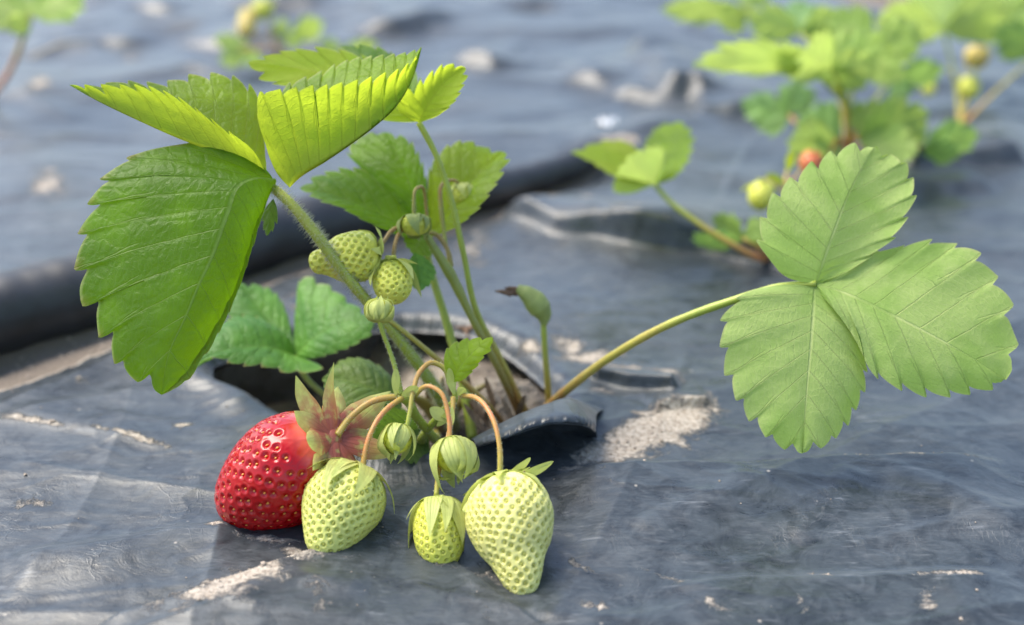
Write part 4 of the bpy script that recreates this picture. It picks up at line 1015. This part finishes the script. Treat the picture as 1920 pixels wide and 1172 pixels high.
# ================================================================== plants behind (out of focus)
GRP = "strawberry plants in the mulched bed"
def bg_leaf(pl, stem, lets, r=.12, red=(.4, .1, 0), mat=M_YOUNG, raw=False, k=1.22):
    s = stalk("leaf_stalk", pl, stem, [r, r * .85, r * .75], red=list(red), n=30, seg=8)
    for l in lets:
        m = l[6] if len(l) > 6 else mat
        m = {M_YOUNG: M_LEAF_GLARE, M_LEAF: M_LEAF_GLARE, M_COOL: M_COOL_GLARE}.get(m, m)  # leaflets behind swap to the copies with glare painted into the colour
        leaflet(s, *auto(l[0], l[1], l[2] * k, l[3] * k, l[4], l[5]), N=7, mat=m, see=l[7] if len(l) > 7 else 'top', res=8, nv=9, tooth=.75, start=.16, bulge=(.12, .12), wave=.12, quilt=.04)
    return s
def bg_berry(pl, top, tip, r, mats, n, lab):
    a, c = P(*top), P(*tip)
    b = berry(pl, a, c, PR_ROUND, r, mats, n, dim=.06, nu=50, nt=64, label=lab)
    calyx(b, a, c - a, 8, r * 1.1, r * .35, 1.4, -.4, seed=int(top[0]))

# plant just behind at right: cupped leaf on a reddish stalk
b4 = H(1440, 490, -.2)
p4 = empty("strawberry_plant", b4, "small strawberry plant behind with one cupped yellowish leaf on a bare reddish stalk", "strawberry plant", GRP)
D4 = PH_(1440, 486, 0)
s4 = stalk("leaf_stalk", p4, [D4, (1385, 466, 61.5), (1300, 412, 61.5), (1250, 372, 62.0), (1228, 346, 62.4)], [.17, .16, .14, .12, .11], red=[.9, .8, .4, .05, 0], n=40, seg=8)
leaflet(s4, [(1228, 346, 62.4), (1180, 325, 61.6), (1125, 300, 61.6), (1070, 286, 62.0)], [(1228, 346, 62.4, 0), (1205, 290, 64.0, .3), (1165, 262, 64.4, .6), (1110, 268, 63.4, .85), (1070, 286, 62., 1)], [(1228, 346, 62.4, 0), (1180, 344, 60.6, .3), (1140, 325, 60.4, .6), (1100, 302, 61.2, .85), (1070, 286, 62., 1)], N=8, mat=M_YOUNG, see='under', res=7, nv=10)
leaflet(s4, [(1228, 346, 62.4), (1245, 305, 63.0), (1262, 265, 64.0), (1275, 228, 65.2)], [(1228, 346, 62.4, 0), (1206, 300, 63.6, .3), (1215, 255, 65, .65), (1245, 232, 65.6, .88), (1275, 228, 65.2, 1)], [(1228, 346, 62.4, 0), (1272, 328, 61.6, .3), (1300, 285, 62.4, .6), (1300, 245, 64.0, .85), (1275, 228, 65.2, 1)], N=8, mat=M_YOUNG, see='top', res=7, nv=10)
leaflet(s4, *auto((1228, 347, 62.3), (1178, 292, 60.0), 58, 66, .8, .3), N=8, mat=M_LEAF_GLARE, see='under', res=7, nv=9)
bg_leaf(p4, [D4, (1420, 462, 62.6), (1390, 446, 63.0)], [((1395, 446, 63), (1296, 448, 62.0), 16, 20, -.8, .8, M_COOL), ((1395, 446, 63), (1340, 402, 64.5), 20, 22, -.5, .8, M_LEAF), ((1395, 444, 63), (1450, 424, 62.0), 24, 24, -.6, .8, M_YOUNG)], red=(.8, .6, .3))
mb = MB()
tube(mb, PTS([D4, (1482, 440, 63.5), (1474, 380, 65), (1473, 340, 66), (1482, 300, 67)]), [.12, .10, .10, .08, .06], red=[.6, .5, .5, .4, .3], n=30, seg=7)
tube(mb, PTS([(1474, 375, 65), (1455, 346, 65), (1436, 336, 65), (1428, 350, 65)]), [.07, .06, .06, .06], red=.3, n=20, seg=7)
tube(mb, PTS([(1474, 350, 65.5), (1500, 322, 66), (1518, 300, 66.4)]), [.07, .06, .06], red=.5, n=16, seg=7)
mb.build("fruit_stalk", [M_STEM, M_HAIR], p4)
bg_berry(p4, (1430, 344, 65), (1425, 394, 64.6), .62, [M_GREEN2, M_SEEDG], 50, "small round green berry")
bg_berry(p4, (1530, 290, 66.6), (1508, 322, 66.2), .50, [M_PINK, M_SEEDR], 40, "small berry turning red")
for l in (((1474, 345, 65.6), (1436, 328, 65.4), 10, 9, .3, -.3), ((1476, 322, 66), (1486, 284, 66.4), 9, 9, .3, -.3)):
    leaflet(p4, *auto(*l), N=4, mat=M_YOUNG, tooth=0, res=5, nv=6, name="bract_leaf")

# bushy plant at upper right
b2 = H(1590, 300, -.2); D2 = PH_(1590, 292, 0)
p2 = empty("strawberry_plant", b2, "bushy blurred strawberry plant spreading yellow-green leaves above paler low ones at upper right", "strawberry plant", GRP)
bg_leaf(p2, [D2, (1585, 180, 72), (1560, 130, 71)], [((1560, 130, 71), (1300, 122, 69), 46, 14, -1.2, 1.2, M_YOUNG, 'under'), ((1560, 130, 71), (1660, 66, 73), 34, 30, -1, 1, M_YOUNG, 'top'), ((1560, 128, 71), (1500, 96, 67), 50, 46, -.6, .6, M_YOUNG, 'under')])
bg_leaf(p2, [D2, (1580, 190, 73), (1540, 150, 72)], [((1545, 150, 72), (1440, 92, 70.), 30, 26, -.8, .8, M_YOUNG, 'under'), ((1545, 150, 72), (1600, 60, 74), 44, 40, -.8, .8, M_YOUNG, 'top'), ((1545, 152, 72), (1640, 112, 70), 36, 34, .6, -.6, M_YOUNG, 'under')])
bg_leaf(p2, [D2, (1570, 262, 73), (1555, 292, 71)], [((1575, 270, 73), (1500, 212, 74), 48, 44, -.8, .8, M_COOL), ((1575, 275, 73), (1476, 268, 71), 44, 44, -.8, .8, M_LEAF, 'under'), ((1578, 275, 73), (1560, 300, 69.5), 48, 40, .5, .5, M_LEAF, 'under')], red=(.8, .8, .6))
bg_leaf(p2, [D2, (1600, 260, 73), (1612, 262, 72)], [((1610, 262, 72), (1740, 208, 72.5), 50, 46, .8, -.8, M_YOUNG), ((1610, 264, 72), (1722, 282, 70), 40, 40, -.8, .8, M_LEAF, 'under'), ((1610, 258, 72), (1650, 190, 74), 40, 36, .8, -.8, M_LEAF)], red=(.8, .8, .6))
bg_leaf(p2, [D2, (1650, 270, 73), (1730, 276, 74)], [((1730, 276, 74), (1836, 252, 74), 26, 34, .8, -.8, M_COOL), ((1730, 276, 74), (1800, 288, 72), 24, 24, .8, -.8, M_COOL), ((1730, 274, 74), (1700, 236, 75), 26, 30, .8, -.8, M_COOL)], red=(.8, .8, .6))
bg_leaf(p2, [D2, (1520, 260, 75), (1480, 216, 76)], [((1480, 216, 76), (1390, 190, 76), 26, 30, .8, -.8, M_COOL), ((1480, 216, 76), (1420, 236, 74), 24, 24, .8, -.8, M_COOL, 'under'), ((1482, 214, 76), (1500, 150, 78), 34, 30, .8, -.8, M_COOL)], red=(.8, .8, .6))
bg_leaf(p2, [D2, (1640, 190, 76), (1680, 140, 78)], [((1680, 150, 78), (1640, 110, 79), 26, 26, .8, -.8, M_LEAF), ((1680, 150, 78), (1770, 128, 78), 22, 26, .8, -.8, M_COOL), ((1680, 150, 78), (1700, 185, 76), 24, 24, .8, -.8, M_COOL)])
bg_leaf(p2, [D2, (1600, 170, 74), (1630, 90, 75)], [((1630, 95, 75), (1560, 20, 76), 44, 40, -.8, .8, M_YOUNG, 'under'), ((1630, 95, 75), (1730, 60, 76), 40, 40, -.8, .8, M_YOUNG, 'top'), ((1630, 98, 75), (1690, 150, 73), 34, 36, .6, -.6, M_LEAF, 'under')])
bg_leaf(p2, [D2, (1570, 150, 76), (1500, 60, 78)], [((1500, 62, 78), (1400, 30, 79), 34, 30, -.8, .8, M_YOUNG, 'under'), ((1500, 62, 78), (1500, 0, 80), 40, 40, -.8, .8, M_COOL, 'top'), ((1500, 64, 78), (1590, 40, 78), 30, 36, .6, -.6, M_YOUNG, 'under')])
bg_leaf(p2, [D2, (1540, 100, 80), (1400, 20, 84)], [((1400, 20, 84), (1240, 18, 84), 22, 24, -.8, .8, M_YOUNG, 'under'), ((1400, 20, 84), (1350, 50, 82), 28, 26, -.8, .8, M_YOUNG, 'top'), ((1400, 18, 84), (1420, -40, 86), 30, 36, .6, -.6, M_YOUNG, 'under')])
mb = MB(); tube(mb, PTS([D2, (1588, 230, 73), (1580, 180, 73), (1572, 160, 73)]), [.16, .14, .12, .08], red=[.8, .7, .4, .2], n=24, seg=7)
mb.build("fruit_stalk", [M_STEM, M_HAIR], p2)
bg_berry(p2, (1578, 150, 73), (1574, 176, 72.6), .42, [M_GREEN2, M_SEEDG], 30, "tiny green berry")

# third plant farther to the right, its leaves leave the frame
D3 = PH_(1800, 240, 0); b3 = H(1800, 240, -.2)
p3 = empty("strawberry_plant", b3, "blurred strawberry plant in the top right corner with pale hanging berries", "strawberry plant", GRP)
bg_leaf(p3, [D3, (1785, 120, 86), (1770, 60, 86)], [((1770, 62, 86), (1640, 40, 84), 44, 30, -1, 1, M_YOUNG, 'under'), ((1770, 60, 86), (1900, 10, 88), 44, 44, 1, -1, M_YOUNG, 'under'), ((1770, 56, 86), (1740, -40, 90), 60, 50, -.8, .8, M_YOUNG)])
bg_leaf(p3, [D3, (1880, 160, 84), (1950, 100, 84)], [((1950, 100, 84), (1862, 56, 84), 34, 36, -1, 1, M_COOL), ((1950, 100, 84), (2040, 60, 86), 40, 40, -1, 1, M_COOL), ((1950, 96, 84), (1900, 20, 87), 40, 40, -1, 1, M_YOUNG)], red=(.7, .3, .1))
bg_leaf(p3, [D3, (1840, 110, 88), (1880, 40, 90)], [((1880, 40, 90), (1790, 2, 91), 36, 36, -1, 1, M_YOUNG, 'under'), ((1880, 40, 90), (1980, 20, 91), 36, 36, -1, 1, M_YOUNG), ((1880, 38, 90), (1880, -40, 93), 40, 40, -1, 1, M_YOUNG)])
mb = MB()
tube(mb, PTS([D3, (1806, 150, 86), (1822, 90, 86), (1830, 96, 85)]), [.12, .1, .07, .06], red=.3, n=24, seg=7)
tube(mb, PTS([(1806, 170, 86), (1760, 130, 85), (1742, 158, 85)]), [.08, .06, .06], red=.3, n=16, seg=7)
mb.build("fruit_stalk", [M_STEM, M_HAIR], p3)
bg_berry(p3, (1833, 92, 85), (1828, 126, 84.6), .72, [M_BLUSH, M_SEEDR], 40, "pale blushing berry")
bg_berry(p3, (1818, 148, 85.5), (1816, 186, 85), .62, [M_GREEN2, M_SEEDG], 40, "green berry")
bg_berry(p3, (1742, 158, 85), (1740, 178, 84.6), .38, [M_GREEN2, M_SEEDG], 30, "tiny pale berry")

# plant out at top left: one leaf and its reddish stalk
D5 = PH_(-30, 190, 0)
p5 = empty("strawberry_plant", H(-30, 190, -.2), "strawberry plant at the left edge behind, one yellow-green leaf on a long reddish stalk", "strawberry plant", GRP)
bg_leaf(p5, [D5, (20, 130, 84), (58, 26, 82)], [((58, 30, 82), (160, -22, 81), 36, 36, -1, 1, M_YOUNG, 'under'), ((58, 30, 82), (-40, 10, 81), 30, 34, 1, -1, M_YOUNG, 'under'), ((56, 34, 82), (20, 58, 78), 22, 22, -1, 1, M_LEAF, 'under'), ((58, 28, 82), (40, -60, 86), 50, 46, 1, -1, M_YOUNG)], r=.2, red=(1, .8, .1))

# small far plant at the top, behind the leaves
D6 = PH_(520, 98, 0)
p6 = empty("strawberry_plant", H(520, 98, -.2), "little blurred strawberry plant at the top behind the big leaves, with two yellowish berries", "strawberry plant", GRP)
bg_leaf(p6, [D6, (540, 70, 94), (548, 62, 94)], [((545, 66, 94), (606, 42, 94), 22, 20, .8, -.8, M_LEAF), ((545, 66, 94), (560, 88, 92), 16, 16, .8, -.8, M_LEAF), ((543, 64, 94), (512, 46, 95), 18, 16, .8, -.8, M_LEAF)])
bg_leaf(p6, [D6, (490, 92, 92), (450, 92, 91)], [((470, 90, 92), (400, 74, 92), 16, 14, .8, -.8, M_YOUNG), ((470, 92, 92), (412, 116, 90), 20, 20, .8, -.8, M_LEAF), ((474, 92, 92), (470, 126, 89), 20, 18, .8, -.8, M_LEAF)], red=(.9, .8, .6))
bg_leaf(p6, [D6, (590, 104, 93), (640, 96, 93)], [((640, 96, 93), (708, 82, 93), 16, 14, .8, -.8, M_LEAF), ((640, 96, 93), (600, 78, 94), 14, 14, .8, -.8, M_LEAF), ((640, 97, 93), (660, 108, 91), 14, 14, .8, -.8, M_LEAF)])
mb = MB(); tube(mb, PTS([D6, (508, 60, 94), (490, 10, 94), (470, 14, 94)]), [.14, .11, .08, .07], red=[.9, .8, .5, .4], n=24, seg=7); mb.build("fruit_stalk", [M_STEM, M_HAIR], p6)
bg_berry(p6, (468, 22, 94), (458, 70, 93), .62, [M_BLUSH, M_SEEDR], 40, "orange-blushed berry")
bg_berry(p6, (492, 4, 94), (494, 36, 93.6), .66, [M_GREEN2, M_SEEDG], 40, "yellow-green berry")

# crumbs of dry soil lying in the dusty patches
mb_v, mb_f, cnt = [], [], 0
rc = np.random.default_rng(11)
ico = np.array([(0, 0, 1), (.89, 0, .45), (.28, .85, .45), (-.72, .53, .45), (-.72, -.53, .45), (.28, -.85, .45), (.72, .53, -.45), (-.28, .85, -.45), (-.89, 0, -.45), (-.28, -.85, -.45), (.72, -.53, -.45), (0, 0, -1)])
icf = [(0, 1, 2), (0, 2, 3), (0, 3, 4), (0, 4, 5), (0, 5, 1), (1, 6, 2), (2, 7, 3), (3, 8, 4), (4, 9, 5), (5, 10, 1), (6, 7, 2), (7, 8, 3), (8, 9, 4), (9, 10, 5), (10, 6, 1), (11, 7, 6), (11, 8, 7), (11, 9, 8), (11, 10, 9), (11, 6, 10)]
qx = rc.uniform(-32, 36, 90000); qy = rc.uniform(30, 80, 90000)
qs = soil_amount(qx, qy)
inh = np.hypot(qx - HC[0], qy - HC[1]) < hole_r(np.arctan2(qy - HC[1], qx - HC[0])) * 1.05
ok_ = (~inh) & (rc.random(90000) < np.clip((qs - .55) * .9, 0.004, .8))
qx, qy = qx[ok_][:4200], qy[ok_][:4200]
qz = film_z(qx, qy)
dh_ = np.hypot(qx - HC[0], qy - HC[1]) - hole_r(np.arctan2(qy - HC[1], qx - HC[0]))
qz = qz - .35 * np.exp(-(dh_ / .35)**2) + .28 * np.exp(-((dh_ - .9) / .9)**2)
for a, b, c in zip(qx, qy, qz):
    r = min(.10, .022 * (1 + rc.pareto(2.6)))
    V = ico * r * rc.uniform(.6, 1.25, (12, 1)) * np.array([1, 1, .7]); an = rc.random() * 6.28
    V = np.stack([V[:, 0] * math.cos(an) - V[:, 1] * math.sin(an), V[:, 0] * math.sin(an) + V[:, 1] * math.cos(an), V[:, 2]], 1)
    mb_v.append(V + np.array([a, b, c + r * .35])); mb_f += [tuple(i + cnt for i in f) for f in icf]; cnt += 12
tag(mesh("soil_crumbs", np.concatenate(mb_v), np.array(mb_f), M_CRUMB, smooth=False), "loose pale crumbs of dry soil scattered over the plastic sheet", "soil", kind="stuff")

# ------------------------------------------------------------------ loose bits on the film
mb = MB()
s0 = H(60, 108, 1.0); s1 = H(112, 84, 2.6); s2 = H(180, 74, 1.8)
tube(mb, np.array([s0, s1, s2]), [.10, .12, .06], n=30, seg=7)
tag(mb.build("dry_straw", [M_STRAW]), "pale dry straw arched over the plastic near the left stalk", "straw")
mb = MB()
c = H(1136, 246, 1.0)
u_ = np.linspace(-1, 1, 16); q = np.stack(np.meshgrid(u_, u_, indexing='ij'), -1)
zz = .9 * fbm(q[..., 0] * 2.2, q[..., 1] * 2.2, 3)
V = c + np.stack([q[..., 0] * .6, q[..., 1] * .5, zz * .6 + .5], -1).reshape(-1, 3)
mb.add(V, grid_faces(16, 16))
so = mb.build("film_scrap", [M_SCRAP]); tag(so, "crumpled whitish scrap of clear film at the end of the hose", "plastic scrap")
mb = MB()
for px, py in ((872, 622),):
    c = H(px, py, .5)
    for k in range(6):
        e = rng.normal(0, .35, 3); e[2] = abs(e[2]) * .5
        tube(mb, np.array([c, c + e * .6 + np.array([0, 0, .1]), c + e * 1.3]), [.10, .08, .02], n=8, seg=6)
tag(mb.build("withered_scrap", [M_BROWN]), "dark shrivelled plant scrap on the film behind the fruit stalks", "plant scrap")
